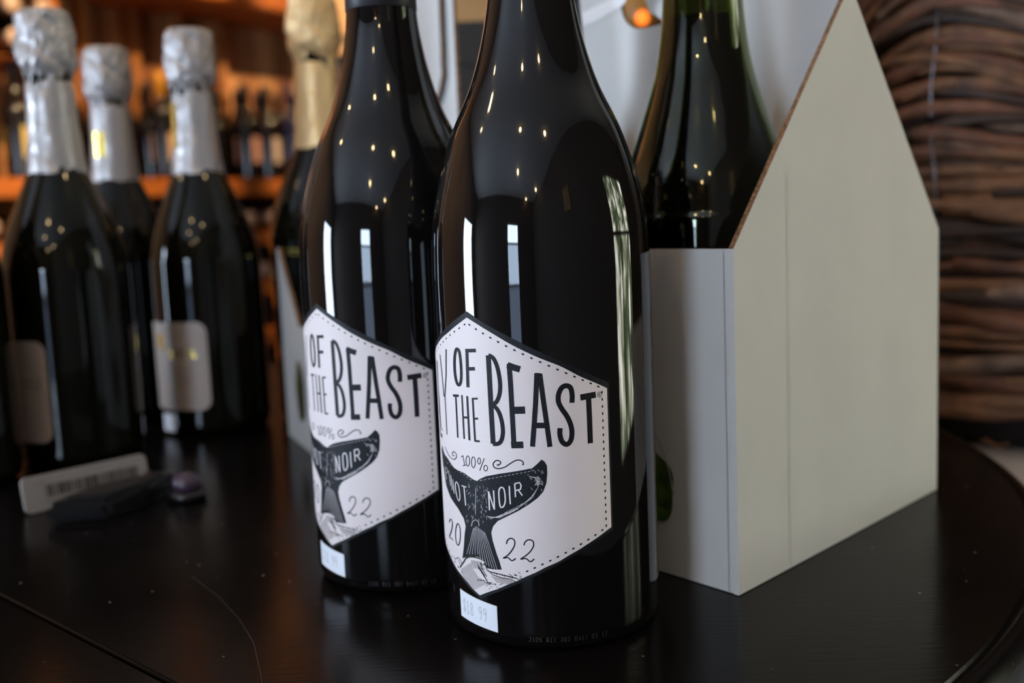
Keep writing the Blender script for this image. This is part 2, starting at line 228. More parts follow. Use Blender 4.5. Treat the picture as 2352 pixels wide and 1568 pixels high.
ART_JSON = '''{"strokes":[[0.1122,[[-0.616,11.2],[-0.73,11.044],[-0.802,10.734],[-0.817,10.384],[-0.782,10.082],[-0.681,9.874],[-0.568,9.868],[-0.474,10.003],[-0.426,10.289],[-0.43,10.764],[-0.485,11.106],[-0.616,11.2]]],[0.1224,[[-0.063,11.227],[-0.08,10.531],[-0.098,9.815]]],[0.1326,[[-0.152,11.162],[0.377,11.198]]],[0.1326,[[-0.082,10.497],[0.293,10.529]]],[0.0918,[[-1.033,9.414],[-0.636,9.451]]],[0.0663,[[-0.838,9.437],[-0.832,8.628],[-0.838,7.844]]],[0.0663,[[-0.452,9.496],[-0.447,8.676],[-0.441,7.852]]],[0.0816,[[-0.163,9.489],[-0.158,8.664],[-0.153,7.836]]],[0.0816,[[-0.468,8.665],[-0.157,8.682]]],[0.0765,[[0.112,9.427],[0.121,8.649],[0.132,7.834]]],[0.0714,[[0.071,9.406],[0.358,9.437]]],[0.0765,[[0.11,8.67],[0.331,8.699]]],[0.0765,[[0.098,7.843],[0.357,7.857]]],[0.0408,[[-2.039,10.854],[-1.934,10.262],[-1.818,9.27]]],[0.051,[[-1.382,11.12],[-1.496,10.137],[-1.717,9.284]]],[0.0408,[[-1.717,9.284],[-1.698,8.547],[-1.7,7.825]]],[0.0408,[[-2.571,10.542],[-2.61,9.536],[-2.466,7.912],[-2.192,7.909]]],[0.1836,[[0.903,11.04],[0.913,10.118],[0.918,9.267],[0.929,8.541],[0.94,7.811]]],[0.153,[[0.904,11.048],[1.099,10.948],[1.231,10.677],[1.302,10.342],[1.33,9.963],[1.281,9.623],[1.152,9.363],[0.955,9.235]]],[0.153,[[0.955,9.248],[1.14,9.129],[1.269,8.9],[1.345,8.562],[1.352,8.221],[1.269,7.939],[1.123,7.823],[0.92,7.81]]],[0.1836,[[1.706,10.747],[1.731,9.929],[1.741,9.084],[1.75,8.406],[1.757,7.758]]],[0.2346,[[1.634,10.705],[1.861,10.622],[2.102,10.55]]],[0.2651,[[1.749,9.072],[2.223,9.088]]],[0.2447,[[1.648,7.806],[2.106,7.825]]],[0.1836,[[2.694,10.402],[2.604,9.294],[2.537,8.663],[2.434,7.757]]],[0.1836,[[2.796,10.37],[2.898,9.286],[2.974,8.567],[3.055,7.734]]],[0.204,[[2.536,8.528],[2.972,8.516]]],[0.102,[[2.639,10.374],[2.857,10.343]]],[0.1836,[[3.901,9.28],[3.916,9.565],[3.866,9.821],[3.712,9.907],[3.542,9.834],[3.428,9.598],[3.419,9.346],[3.526,9.087],[3.693,8.823],[3.818,8.519],[3.862,8.219],[3.809,7.926],[3.655,7.789],[3.491,7.906],[3.425,8.164],[3.438,8.396]]],[0.2244,[[4.214,9.444],[4.814,9.491]]],[0.1938,[[4.525,9.428],[4.538,8.537],[4.537,7.749]]],[0.0204,[[5.053,9.464],[5.039,9.419],[5.006,9.389],[4.962,9.381],[4.92,9.399],[4.889,9.436],[4.88,9.484],[4.893,9.529],[4.925,9.559],[4.969,9.567],[5.012,9.55],[5.043,9.512],[5.053,9.464]]],[0.0204,[[4.935,9.427],[4.939,9.524],[4.986,9.518],[5.0,9.487],[4.946,9.476],[5.002,9.419]]],[0.0335,[[-2.048,7.287],[-1.848,7.192],[-1.665,7.053],[-1.438,6.972],[-1.178,6.961],[-0.998,7.076],[-1.039,7.226],[-1.199,7.247],[-1.309,7.159],[-1.246,7.082],[-1.143,7.119]]],[0.0447,[[1.099,7.034],[1.196,7.093],[1.209,7.16],[1.139,7.202],[1.018,7.194],[0.906,7.081],[0.937,6.95],[1.109,6.907],[1.368,6.981],[1.599,7.134],[1.797,7.245],[1.965,7.258],[2.07,7.185],[2.066,7.092]]],[0.067,[[1.059,7.055],[1.12,7.031]]],[0.067,[[2.059,7.129],[2.071,7.082]]],[0.0335,[[-0.679,7.128],[-0.57,7.213],[-0.493,6.841]]],[0.0335,[[-0.602,6.809],[-0.401,6.88]]],[0.0335,[[-0.198,7.054],[-0.213,6.968],[-0.245,6.896],[-0.287,6.853],[-0.332,6.846],[-0.37,6.878],[-0.394,6.942],[-0.398,7.025],[-0.381,7.112],[-0.348,7.184],[-0.305,7.227],[-0.261,7.233],[-0.224,7.201],[-0.202,7.137],[-0.198,7.054]]],[0.0335,[[0.092,7.044],[0.076,6.954],[0.045,6.88],[0.003,6.836],[-0.041,6.83],[-0.078,6.864],[-0.101,6.931],[-0.105,7.018],[-0.09,7.108],[-0.057,7.182],[-0.015,7.227],[0.029,7.232],[0.065,7.198],[0.088,7.131],[0.092,7.044]]],[0.0335,[[0.349,7.122],[0.336,7.063],[0.31,7.018],[0.275,6.999],[0.242,7.01],[0.22,7.05],[0.214,7.106],[0.227,7.165],[0.254,7.21],[0.289,7.23],[0.321,7.218],[0.343,7.178],[0.349,7.122]]],[0.0335,[[0.526,7.245],[0.291,6.756]]],[0.0335,[[0.648,6.886],[0.635,6.833],[0.603,6.791],[0.563,6.773],[0.523,6.783],[0.495,6.818],[0.487,6.87],[0.501,6.924],[0.533,6.965],[0.574,6.984],[0.614,6.974],[0.641,6.938],[0.648,6.886]]],[0.0447,[[-1.955,4.325],[-1.846,4.455],[-1.678,4.498],[-1.611,4.338],[-1.768,4.019],[-2.019,3.722],[-1.78,3.737],[-1.629,3.692]]],[0.0447,[[-0.991,4.089],[-1.015,3.94],[-1.058,3.803],[-1.116,3.695],[-1.183,3.628],[-1.25,3.611],[-1.311,3.646],[-1.355,3.729],[-1.378,3.85],[-1.374,3.995],[-1.346,4.147],[-1.296,4.286],[-1.233,4.395],[-1.165,4.461],[-1.1,4.476],[-1.046,4.439],[-1.007,4.354],[-0.988,4.233],[-0.991,4.089]]],[0.0502,[[1.298,4.109],[1.341,4.247],[1.471,4.34],[1.608,4.288],[1.62,4.111],[1.5,3.886],[1.314,3.677],[1.143,3.563],[1.336,3.602],[1.483,3.5],[1.646,3.6]]],[0.0502,[[1.973,4.108],[2.017,4.229],[2.149,4.324],[2.297,4.28],[2.328,4.118],[2.226,3.925],[2.029,3.727],[1.821,3.583],[2.024,3.617],[2.186,3.503],[2.331,3.612]]],[0.0502,[[-1.153,2.754],[-0.853,3.048],[-0.671,3.242],[-0.358,3.363],[-0.012,3.385],[0.209,3.353],[0.36,3.306]]],[0.0335,[[0.295,3.245],[0.209,3.142],[0.108,3.236],[0.16,3.049],[0.258,2.92],[0.387,2.747]]],[0.0335,[[0.351,3.157],[0.404,3.044],[0.656,2.866],[1.037,2.808],[1.4,2.792],[1.621,2.701]]],[0.0279,[[-1.61,3.048],[-1.503,2.951]]],[0.0279,[[-1.473,3.01],[-1.215,3.131],[-1.122,3.08],[-0.975,2.967]]],[0.0223,[[-1.254,3.045],[-1.093,2.886]]],[0.0223,[[-1.061,2.718],[-0.917,2.505],[-0.628,2.279],[-0.231,2.126]]],[0.0223,[[-0.974,2.772],[-0.835,2.557],[-0.554,2.328],[-0.145,2.176]]],[0.0223,[[-0.89,2.824],[-0.755,2.607],[-0.481,2.376],[-0.06,2.224]]],[0.0223,[[-0.808,2.874],[-0.678,2.657],[-0.411,2.422],[0.022,2.272]]],[0.0223,[[-0.729,2.924],[-0.602,2.705],[-0.342,2.468],[0.102,2.318]]],[0.0223,[[-0.653,2.973],[-0.529,2.753],[-0.274,2.514],[0.181,2.364]]],[0.0223,[[-0.578,3.02],[-0.458,2.8],[-0.208,2.558],[0.258,2.408]]],[0.0223,[[-0.505,3.067],[-0.388,2.846],[-0.144,2.602],[0.334,2.452]]],[0.0223,[[-0.435,3.113],[-0.319,2.891],[-0.08,2.646],[0.409,2.496]]],[0.0223,[[-0.367,3.237],[-0.334,3.096],[-0.231,2.945]]],[0.0223,[[-0.287,3.244],[-0.255,3.103],[-0.147,2.953]]],[0.0223,[[-0.21,3.251],[-0.178,3.109],[-0.066,2.96]]],[0.0223,[[-0.134,3.257],[-0.103,3.115],[0.013,2.966]]],[0.0223,[[-0.06,3.262],[-0.029,3.12],[0.091,2.972]]],[0.0223,[[0.013,3.266],[0.043,3.125],[0.168,2.977]]],[0.0223,[[0.084,3.27],[0.114,3.129],[0.243,2.981]]],[0.0223,[[0.155,3.274],[0.184,3.132],[0.317,2.985]]],[0.0223,[[-0.059,3.178],[0.027,2.974],[0.209,2.837]]],[0.0223,[[-0.003,3.121],[0.082,2.916],[0.261,2.773]]],[0.0223,[[0.052,3.063],[0.135,2.857],[0.313,2.709]]],[0.0223,[[0.106,3.004],[0.188,2.799],[0.363,2.645]]],[0.0223,[[0.16,2.946],[0.241,2.74],[0.414,2.58]]],[0.0223,[[0.212,2.887],[0.293,2.681],[0.463,2.515]]],[0.0223,[[0.265,2.828],[0.344,2.621],[0.512,2.45]]],[0.0223,[[0.371,2.989],[0.517,2.956],[0.661,2.949]]],[0.0223,[[0.49,2.985],[0.632,2.95],[0.772,2.927]]],[0.0223,[[0.605,2.98],[0.745,2.943],[0.88,2.904]]],[0.0223,[[0.718,2.973],[0.855,2.934],[0.99,2.924]]],[0.0223,[[0.829,2.965],[0.963,2.925],[1.095,2.898]]],[0.0223,[[0.937,2.956],[1.069,2.914],[1.198,2.872]]],[0.0223,[[1.044,2.945],[1.174,2.903],[1.302,2.888]]],[0.0223,[[1.149,2.934],[1.277,2.89],[1.403,2.86]]],[0.0223,[[1.252,2.922],[1.378,2.877],[1.502,2.831]]],[0.0223,[[1.354,2.908],[1.479,2.862],[1.602,2.844]]],[0.0223,[[1.455,2.894],[1.578,2.847],[1.7,2.814]]],[0.0223,[[1.554,2.879],[1.676,2.831],[1.796,2.782]]],[0.0223,[[0.625,2.812],[0.744,2.723],[0.865,2.595]]],[0.0223,[[0.726,2.808],[0.844,2.718],[0.962,2.594]]],[0.0223,[[0.826,2.804],[0.941,2.713],[1.058,2.592]]],[0.0223,[[0.924,2.798],[1.038,2.706],[1.153,2.59]]],[0.0223,[[1.02,2.792],[1.132,2.699],[1.247,2.586]]],[0.0223,[[1.115,2.784],[1.226,2.691],[1.339,2.582]]],[0.0223,[[1.209,2.776],[1.318,2.682],[1.43,2.577]]],[0.0223,[[1.302,2.767],[1.409,2.672],[1.52,2.571]]],[0.0223,[[1.393,2.757],[1.5,2.661],[1.61,2.565]]],[0.0279,[[-0.135,2.52],[0.225,2.579],[0.344,2.518],[0.61,2.54]]],[0.0167,[[0.345,2.528],[0.363,2.433]]],[0.0167,[[0.393,2.537],[0.412,2.442]]],[0.0167,[[0.441,2.546],[0.46,2.451]]],[0.0167,[[0.489,2.554],[0.507,2.459]]],[0.0167,[[0.536,2.562],[0.554,2.467]]],[0.0167,[[0.583,2.57],[0.601,2.475]]],[0.0223,[[0.493,2.473],[0.541,2.511]]],[0.0223,[[0.632,2.485],[0.68,2.523]]],[0.0223,[[0.336,2.379],[0.386,2.417]]],[0.0223,[[1.058,2.407],[1.102,2.442]]],[0.0223,[[0.941,2.518],[0.986,2.553]]],[0.0223,[[0.751,2.478],[0.797,2.514]]],[0.0223,[[0.436,2.462],[0.485,2.501]]],[0.0223,[[0.463,2.286],[0.512,2.324]]],[0.0223,[[0.986,2.396],[1.031,2.431]]],[0.0223,[[0.97,2.528],[1.015,2.564]]],[0.0223,[[0.551,2.368],[0.6,2.405]]],[0.0223,[[0.907,2.374],[0.952,2.41]]],[0.0223,[[1.036,2.56],[1.08,2.595]]],[0.0223,[[0.804,2.399],[0.85,2.435]]],[0.0223,[[0.726,2.496],[0.772,2.532]]],[0.0223,[[0.699,2.511],[0.746,2.548]]],[0.0223,[[1.765,2.88],[1.851,2.847]]],[0.0223,[[1.561,3.0],[1.649,2.969]]],[0.0223,[[1.755,2.95],[1.841,2.917]]],[0.0223,[[1.737,2.882],[1.824,2.849]]],[0.0223,[[1.538,2.971],[1.626,2.94]]],[0.0223,[[1.588,2.971],[1.675,2.939]]],[0.0223,[[1.346,2.979],[1.436,2.949]]],[0.0223,[[1.708,3.074],[1.795,3.041]]],[0.0223,[[1.277,2.894],[1.368,2.865]]],[0.0223,[[1.41,2.93],[1.5,2.9]]]],"tail":[[-2.439,6.921],[-1.753,6.887],[-1.213,6.62],[-0.53,6.544],[-0.048,6.375],[0.13,6.347],[0.272,6.442],[0.575,6.583],[1.125,6.719],[1.633,6.82],[2.115,6.914],[2.397,6.977],[2.588,7.139],[2.74,7.286],[2.842,7.204],[2.919,7.062],[2.923,6.804],[2.881,6.431],[2.754,6.105],[2.538,5.873],[2.251,5.66],[1.862,5.412],[1.357,5.144],[0.984,4.942],[0.783,4.727],[0.686,4.473],[0.727,4.189],[0.868,3.723],[0.987,3.399],[1.063,3.118],[0.78,3.079],[0.376,3.074],[0.252,3.238],[0.39,3.321],[0.211,3.387],[-0.042,3.428],[-0.468,3.368],[-0.93,3.169],[-0.801,3.66],[-0.701,4.179],[-0.612,4.495],[-0.71,4.771],[-1.073,5.09],[-1.689,5.401],[-2.111,5.756],[-2.376,6.2]],"white":[[0.0497,[[0.653,5.313],[0.65,5.672],[0.646,6.017]]],[0.0497,[[0.646,6.017],[0.751,5.684],[0.865,5.361]]],[0.0497,[[0.865,5.361],[0.875,5.745],[0.865,6.078]]],[0.0497,[[1.152,6.199],[1.088,6.075],[1.081,5.812],[1.1,5.576],[1.142,5.474],[1.248,5.517],[1.322,5.689],[1.328,5.928],[1.303,6.139],[1.245,6.216],[1.152,6.199]]],[0.0497,[[1.511,6.295],[1.51,5.94],[1.52,5.617]]],[0.0497,[[1.728,5.894],[1.729,6.14],[1.721,6.386]]],[0.0497,[[1.721,6.386],[1.906,6.44],[1.959,6.338],[1.934,6.195],[1.739,6.131]]],[0.0497,[[1.846,6.164],[1.99,5.961]]],[0.0185,[[-2.032,6.016],[-2.077,6.243],[-2.123,6.469]]],[0.0154,[[-2.123,6.469],[-1.896,6.483],[-1.814,6.35],[-1.991,6.262]]],[0.0185,[[-1.724,6.419],[-1.605,5.86]]],[0.0185,[[-1.482,5.708],[-1.553,6.29]]],[0.0185,[[-1.553,6.29],[-1.298,5.598]]],[0.0185,[[-1.298,5.598],[-1.354,6.162]]],[0.0348,[[-1.119,6.095],[-1.185,5.909],[-1.121,5.576],[-0.998,5.403],[-0.898,5.522],[-0.912,5.864],[-1.0,6.069],[-1.119,6.095]]],[0.0397,[[-0.745,6.033],[-0.457,6.02]]],[0.0397,[[-0.601,6.029],[-0.549,5.304]]],[0.0108,[[-0.174,4.492],[-0.374,3.952],[-0.635,3.4]]],[0.0108,[[-0.117,4.532],[-0.283,3.971],[-0.463,3.439]]],[0.0108,[[-0.061,4.571],[-0.194,3.988],[-0.3,3.474]]],[0.0108,[[-0.006,4.61],[-0.108,4.005],[-0.145,3.506]]],[0.0108,[[0.045,4.59],[-0.024,4.02],[0.004,3.535]]],[0.0108,[[0.095,4.569],[0.058,4.035],[0.129,3.264]]],[0.0108,[[0.145,4.548],[0.139,4.05],[0.264,3.23]]],[0.0108,[[0.193,4.527],[0.218,4.063],[0.395,3.194]]],[0.0108,[[0.242,4.505],[0.296,4.076],[0.523,3.157]]],[0.0108,[[0.289,4.484],[0.372,4.088],[0.647,3.118]]],[0.0108,[[0.337,4.462],[0.447,4.1],[0.768,3.078]]],[0.0108,[[0.383,4.44],[0.521,4.111],[0.887,3.036]]],[0.0185,[[-0.273,4.562],[-0.212,4.745],[-0.029,4.86],[0.11,4.8],[0.131,4.633]]],[0.0108,[[0.934,5.068],[1.138,5.143]]],[0.0108,[[1.011,5.126],[1.171,5.201]]],[0.0108,[[1.083,5.111],[1.207,5.198]]],[0.0108,[[1.224,5.227],[1.316,5.29]]],[0.0108,[[1.286,5.213],[1.397,5.283]]],[0.0108,[[1.305,5.265],[1.395,5.355]]],[0.0108,[[1.453,5.259],[1.617,5.367]]],[0.0108,[[1.445,5.363],[1.634,5.462]]],[0.0108,[[1.557,5.337],[1.707,5.435]]],[0.0108,[[1.625,5.454],[1.753,5.511]]],[0.0108,[[1.705,5.412],[1.82,5.461]]],[0.0108,[[1.751,5.532],[1.914,5.602]]],[0.0108,[[1.849,5.578],[2.031,5.651]]],[0.0108,[[1.914,5.619],[1.999,5.674]]],[0.0108,[[2.032,5.648],[2.114,5.721]]],[0.0108,[[2.06,5.595],[2.151,5.67]]],[0.0105,[[0.49,5.075],[1.043,5.063],[1.666,5.379],[2.162,5.776],[2.405,6.015]]],[0.0105,[[0.547,5.044],[1.045,5.092],[1.727,5.425],[2.229,5.815],[2.464,6.109]]],[0.0105,[[0.602,5.013],[1.046,5.121],[1.787,5.471],[2.296,5.854],[2.523,6.203]]],[0.0105,[[0.657,4.981],[1.048,5.15],[1.847,5.516],[2.363,5.892],[2.582,6.296]]],[0.0123,[[0.268,6.38],[0.379,6.412]]],[0.0123,[[0.459,6.43],[0.565,6.462]]],[0.0123,[[0.642,6.478],[0.744,6.509]]],[0.0123,[[0.819,6.523],[0.918,6.553]]],[0.0123,[[0.99,6.565],[1.087,6.595]]],[0.0123,[[1.157,6.606],[1.251,6.635]]],[0.0123,[[1.32,6.644],[1.412,6.673]]],[0.0123,[[1.479,6.68],[1.569,6.709]]],[0.0123,[[1.636,6.715],[1.724,6.743]]],[0.0123,[[1.789,6.748],[1.877,6.776]]],[0.0123,[[1.941,6.78],[2.027,6.808]]],[0.0123,[[2.091,6.81],[2.176,6.837]]],[0.0123,[[2.239,6.839],[2.324,6.866]]],[0.0123,[[2.386,6.866],[2.47,6.893]]],[0.0123,[[-1.846,6.718],[-1.712,6.701]]],[0.0123,[[-1.521,6.69],[-1.41,6.667]]],[0.0123,[[-1.247,6.65],[-1.151,6.624]]],[0.0123,[[-1.006,6.602],[-0.92,6.574]]],[0.0123,[[-0.788,6.549],[-0.709,6.519]]],[0.0123,[[-0.587,6.492],[-0.513,6.46]]],[0.0123,[[-0.399,6.431],[-0.329,6.398]]],[0.0123,[[-0.222,6.368],[-0.156,6.334]]],[0.0108,[[2.627,6.626],[2.687,6.547]]],[0.0108,[[2.332,6.627],[2.358,6.552]]],[0.0108,[[2.32,6.244],[2.376,6.165]]],[0.0108,[[2.22,6.75],[2.254,6.69]]],[0.0108,[[2.311,6.26],[2.343,6.21]]],[0.0108,[[2.707,6.5],[2.767,6.426]]],[0.0108,[[2.689,6.43],[2.742,6.333]]],[0.0108,[[2.482,6.879],[2.514,6.775]]],[0.0108,[[2.68,6.214],[2.716,6.123]]],[0.0108,[[2.633,6.44],[2.688,6.358]]],[0.0108,[[2.552,6.406],[2.585,6.298]]],[0.0108,[[2.737,6.891],[2.796,6.779]]],[0.0108,[[2.58,6.917],[2.638,6.861]]],[0.0108,[[2.726,6.419],[2.753,6.36]]],[0.0108,[[2.545,6.499],[2.596,6.391]]],[0.0108,[[2.332,6.951],[2.392,6.903]]],[0.0108,[[2.692,6.858],[2.745,6.759]]],[0.0108,[[2.679,6.513],[2.737,6.451]]],[0.0108,[[2.573,6.689],[2.629,6.591]]],[0.0108,[[2.456,6.534],[2.483,6.485]]],[0.0108,[[2.525,6.564],[2.581,6.476]]],[0.0108,[[2.276,6.665],[2.329,6.584]]],[0.0077,[[-0.487,4.957],[-0.559,4.835]]],[0.0077,[[-0.365,5.411],[-0.421,5.32]]],[0.0077,[[0.394,5.865],[0.43,5.799]]],[0.0077,[[0.036,4.862],[0.038,4.798]]],[0.0077,[[-0.34,5.302],[-0.393,5.182]]],[0.0077,[[0.112,5.648],[0.114,5.541]]],[0.0077,[[0.405,6.219],[0.437,6.114]]],[0.0077,[[-0.214,5.79],[-0.254,5.676]]],[0.0077,[[-0.016,5.098],[-0.022,5.029]]],[0.0077,[[0.488,6.071],[0.533,6.01]]],[0.0077,[[0.102,5.785],[0.103,5.696]]],[0.0077,[[0.472,5.298],[0.521,5.247]]],[0.0077,[[-0.11,5.452],[-0.133,5.362]]],[0.0077,[[0.31,5.604],[0.339,5.546]]],[0.0077,[[-0.214,4.992],[-0.245,4.907]]],[0.0077,[[0.317,4.877],[0.349,4.788]]],[0.0077,[[0.261,5.416],[0.285,5.343]]],[0.0077,[[0.5,5.654],[0.547,5.549]]],[0.0077,[[-0.149,4.975],[-0.173,4.866]]],[0.0077,[[0.213,5.651],[0.229,5.588]]],[0.0077,[[0.374,5.789],[0.407,5.697]]],[0.0077,[[-0.262,6.102],[-0.308,6.028]]],[0.0077,[[0.426,6.062],[0.462,5.957]]],[0.0077,[[-0.048,5.417],[-0.062,5.336]]],[0.0077,[[0.251,6.161],[0.268,6.082]]],[0.0077,[[0.545,6.073],[0.595,5.984]]],[0.0077,[[-0.07,5.815],[-0.089,5.752]]],[0.0077,[[-0.488,4.792],[-0.558,4.67]]],[0.0077,[[0.365,5.144],[0.401,5.035]]],[0.0077,[[-0.285,5.366],[-0.33,5.27]]],[0.0077,[[0.128,4.918],[0.139,4.817]]],[0.0077,[[0.58,6.167],[0.633,6.079]]],[0.0077,[[0.248,5.217],[0.27,5.126]]],[0.0077,[[0.437,5.883],[0.475,5.776]]],[0.0077,[[-0.014,5.389],[-0.026,5.277]]],[0.0077,[[0.313,5.857],[0.34,5.789]]],[0.0077,[[-0.102,5.334],[-0.125,5.214]]],[0.0077,[[0.493,5.749],[0.54,5.674]]],[0.0077,[[0.425,5.909],[0.464,5.832]]],[0.0077,[[-0.412,5.93],[-0.479,5.828]]],[0.0077,[[0.277,5.41],[0.302,5.335]]],[0.0077,[[0.523,5.431],[0.576,5.371]]],[0.0077,[[-0.433,4.766],[-0.496,4.637]]],[0.0077,[[0.495,5.456],[0.545,5.386]]],[0.0077,[[-0.328,5.836],[-0.382,5.755]]],[0.0077,[[0.479,5.036],[0.529,4.94]]],[0.0077,[[-0.26,5.875],[-0.305,5.792]]],[0.0077,[[0.557,6.098],[0.608,6.001]]],[0.0077,[[0.27,5.507],[0.292,5.397]]],[0.0077,[[-0.162,5.474],[-0.19,5.402]]],[0.0077,[[-0.298,6.17],[-0.351,6.085]]],[0.0077,[[-0.272,6.131],[-0.324,6.007]]],[0.0077,[[-0.169,4.938],[-0.196,4.833]]],[0.0077,[[0.311,5.356],[0.338,5.247]]],[0.0077,[[0.447,5.282],[0.492,5.198]]],[0.0077,[[0.268,5.251],[0.293,5.164]]],[0.0077,[[0.127,6.056],[0.128,5.95]]],[0.0077,[[0.116,6.18],[0.118,6.112]]],[0.0077,[[0.482,5.956],[0.526,5.881]]],[0.0077,[[0.244,5.047],[0.269,4.973]]],[0.0123,[[2.283,6.672],[2.453,6.635],[2.539,6.484],[2.464,6.344]]],[0.0123,[[2.31,6.663],[2.49,6.635],[2.566,6.484],[2.501,6.344]]],[0.0123,[[2.338,6.654],[2.526,6.635],[2.594,6.484],[2.538,6.344]]],[0.0123,[[2.365,6.644],[2.563,6.634],[2.622,6.483],[2.575,6.343]]],[0.0123,[[2.393,6.635],[2.6,6.634],[2.649,6.483],[2.611,6.343]]],[0.0123,[[0.049,6.075],[0.024,5.685],[-0.027,5.094]]]]}'''

# ------------------------------------------------------------------ room
plaster = mat('plaster', (.62, .60, .58), .8, bump=.1, bscale=60)
ceil_m = mat('ceiling_paint', (.70, .69, .70), .8)
floor_m = mat('floor_wood', (.13, .07, .04), .4, var=.5, vscale=5, stretch=(1, 8, 1))
wall_r = mat('right_wall_paint', (.10, .085, .075), .7)
dark_wall = mat('dark_wall', (.08, .06, .052), .7)
frame_m = mat('window_frame', (.10, .08, .07), .5)
sky_m = mat('daylight_pane', (0, 0, 0), .1, emis=(.64, .80, 1.0), estr=WIN_STR)
green_m = mat('garden_pane', (0, 0, 0), .1, emis=(.80, .90, .74), estr=SIDE_STR)

gn = green_m.node_tree; gb_ = gn.nodes['Principled BSDF']; gt = gn.nodes.new('ShaderNodeTexCoord'); gz = gn.nodes.new('ShaderNodeTexNoise')
gz.inputs['Scale'].default_value = 4.5; gz.inputs['Detail'].default_value = 6; gr = gn.nodes.new('ShaderNodeValToRGB')
gn.links.new(gt.outputs['Object'], gz.inputs['Vector']); gn.links.new(gz.outputs['Fac'], gr.inputs[0]); gn.links.new(gr.outputs[0], gb_.inputs['Emission Color'])
E_ = gr.color_ramp.elements; E_[0].position = .45; E_[0].color = (.05, .07, .035, 1); E_[1].position = .66; E_[1].color = (1, .96, .90, 1)
e_ = gr.color_ramp.elements.new(.55); e_.color = (.42, .44, .32, 1)
def slab(name, a0, a1, b0, b1, z0, z1, mt, parent=None, kind=None, bevel=0):
    o = obox(name, RM(a0, b0, z0), AX * (a1 - a0), BX * (b1 - b0), ZX * (z1 - z0), mt, parent, bevel)
    if kind: o['kind'] = kind
    return o
slab('floor', A0, A1, B0, B1, Z0 - .05, Z0, floor_m, kind='structure')
slab('ceiling', A0, A1, B0, B1, Z1, Z1 + .05, ceil_m, kind='structure')
slab('wall_back', A1, A1 + .08, B0, B1, Z0, Z1, dark_wall, kind='structure')

def wall_with_openings(name, axis, const, lo, hi, ops, mt, th):
    """wall in the plane a=const or b=const; ops = (s0, s1, z0, z1)"""
    loops = [[(lo, Z0), (hi, Z0), (hi, Z1), (lo, Z1)]] + [[(s0, z0), (s1, z0), (s1, z1), (s0, z1)] for s0, s1, z0, z1 in ops]
    O = (AX * const) if axis == 'a' else (BX * const)
    d = BX if axis == 'a' else AX; n = AX if axis == 'a' else BX
    o = panel(name, loops, O, d, ZX, n, th, [mt, mt]); o['kind'] = 'structure'
    return o
wn = [0]
def window(axis, const, s0, s1, z0, z1, pane_m, cols, rows, out):
    wn[0] += 1
    d = BX if axis == 'a' else AX; n = (AX if axis == 'a' else BX) * out
    O = (AX if axis == 'a' else BX) * const
    fr = empty('window_%d' % wn[0], O + d * ((s0 + s1) / 2) + ZX * z0, kind='structure')
    inv = Matrix.Translation(-(O + d * ((s0 + s1) / 2) + ZX * z0))
    def add(o): o.data.transform(inv); o.parent = fr; return o
    w = .045
    for k in range(cols + 1):
        s = s0 + (s1 - s0 - w) * k / cols
        add(obox('mullion', O + d * s + ZX * z0, d * w, n * .05, ZX * (z1 - z0), frame_m))
    for k in range(rows + 1):
        z = z0 + (z1 - z0 - w) * k / rows
        for c in range(cols):
            sa = s0 + (s1 - s0 - w) * c / cols + w; sb = s0 + (s1 - s0 - w) * (c + 1) / cols
            add(obox('rail', O + d * sa + ZX * z, d * (sb - sa), n * .05, ZX * w, frame_m))
    for c in range(cols):
        for k in range(rows):
            sa = s0 + (s1 - s0 - w) * c / cols + w; sb = s0 + (s1 - s0 - w) * (c + 1) / cols
            za = z0 + (z1 - z0 - w) * k / rows + w; zb = z0 + (z1 - z0 - w) * (k + 1) / rows
            add(obox('pane', O + d * sa + ZX * za + n * .02, d * (sb - sa), n * .006, ZX * (zb - za), pane_m[k] if isinstance(pane_m, list) else pane_m))

FW = [(-.22, .50, -.55, .92)]
LW = [(-2.75, -1.70, -.6, .92)]
RW = [(1.1, 2.4, -.45, 1.05)]
wall_with_openings('wall_front', 'a', A0, B0, B1, FW, dark_wall, -.06)
wall_with_openings('wall_left', 'b', B0, A0, A1, LW, dark_wall, -.06)
wall_with_openings('wall_right', 'b', B1, A0, A1, RW, wall_r, .06)
street_m = mat('street_pane', (0, 0, 0), .1, emis=(.55, .70, .92), estr=WIN_STR * .45)
shade_m = mat('shaded_pane', (0, 0, 0), .1, emis=(.40, .52, .75), estr=WIN_STR * .12)
for s in FW: window('a', A0, *s, [shade_m, street_m, sky_m], 1, 3, -1)
for s in LW: window('b', B0, *s, sky_m, 1, 1, -1)
for s in RW: window('b', B1, *s, green_m, 3, 2, 1)

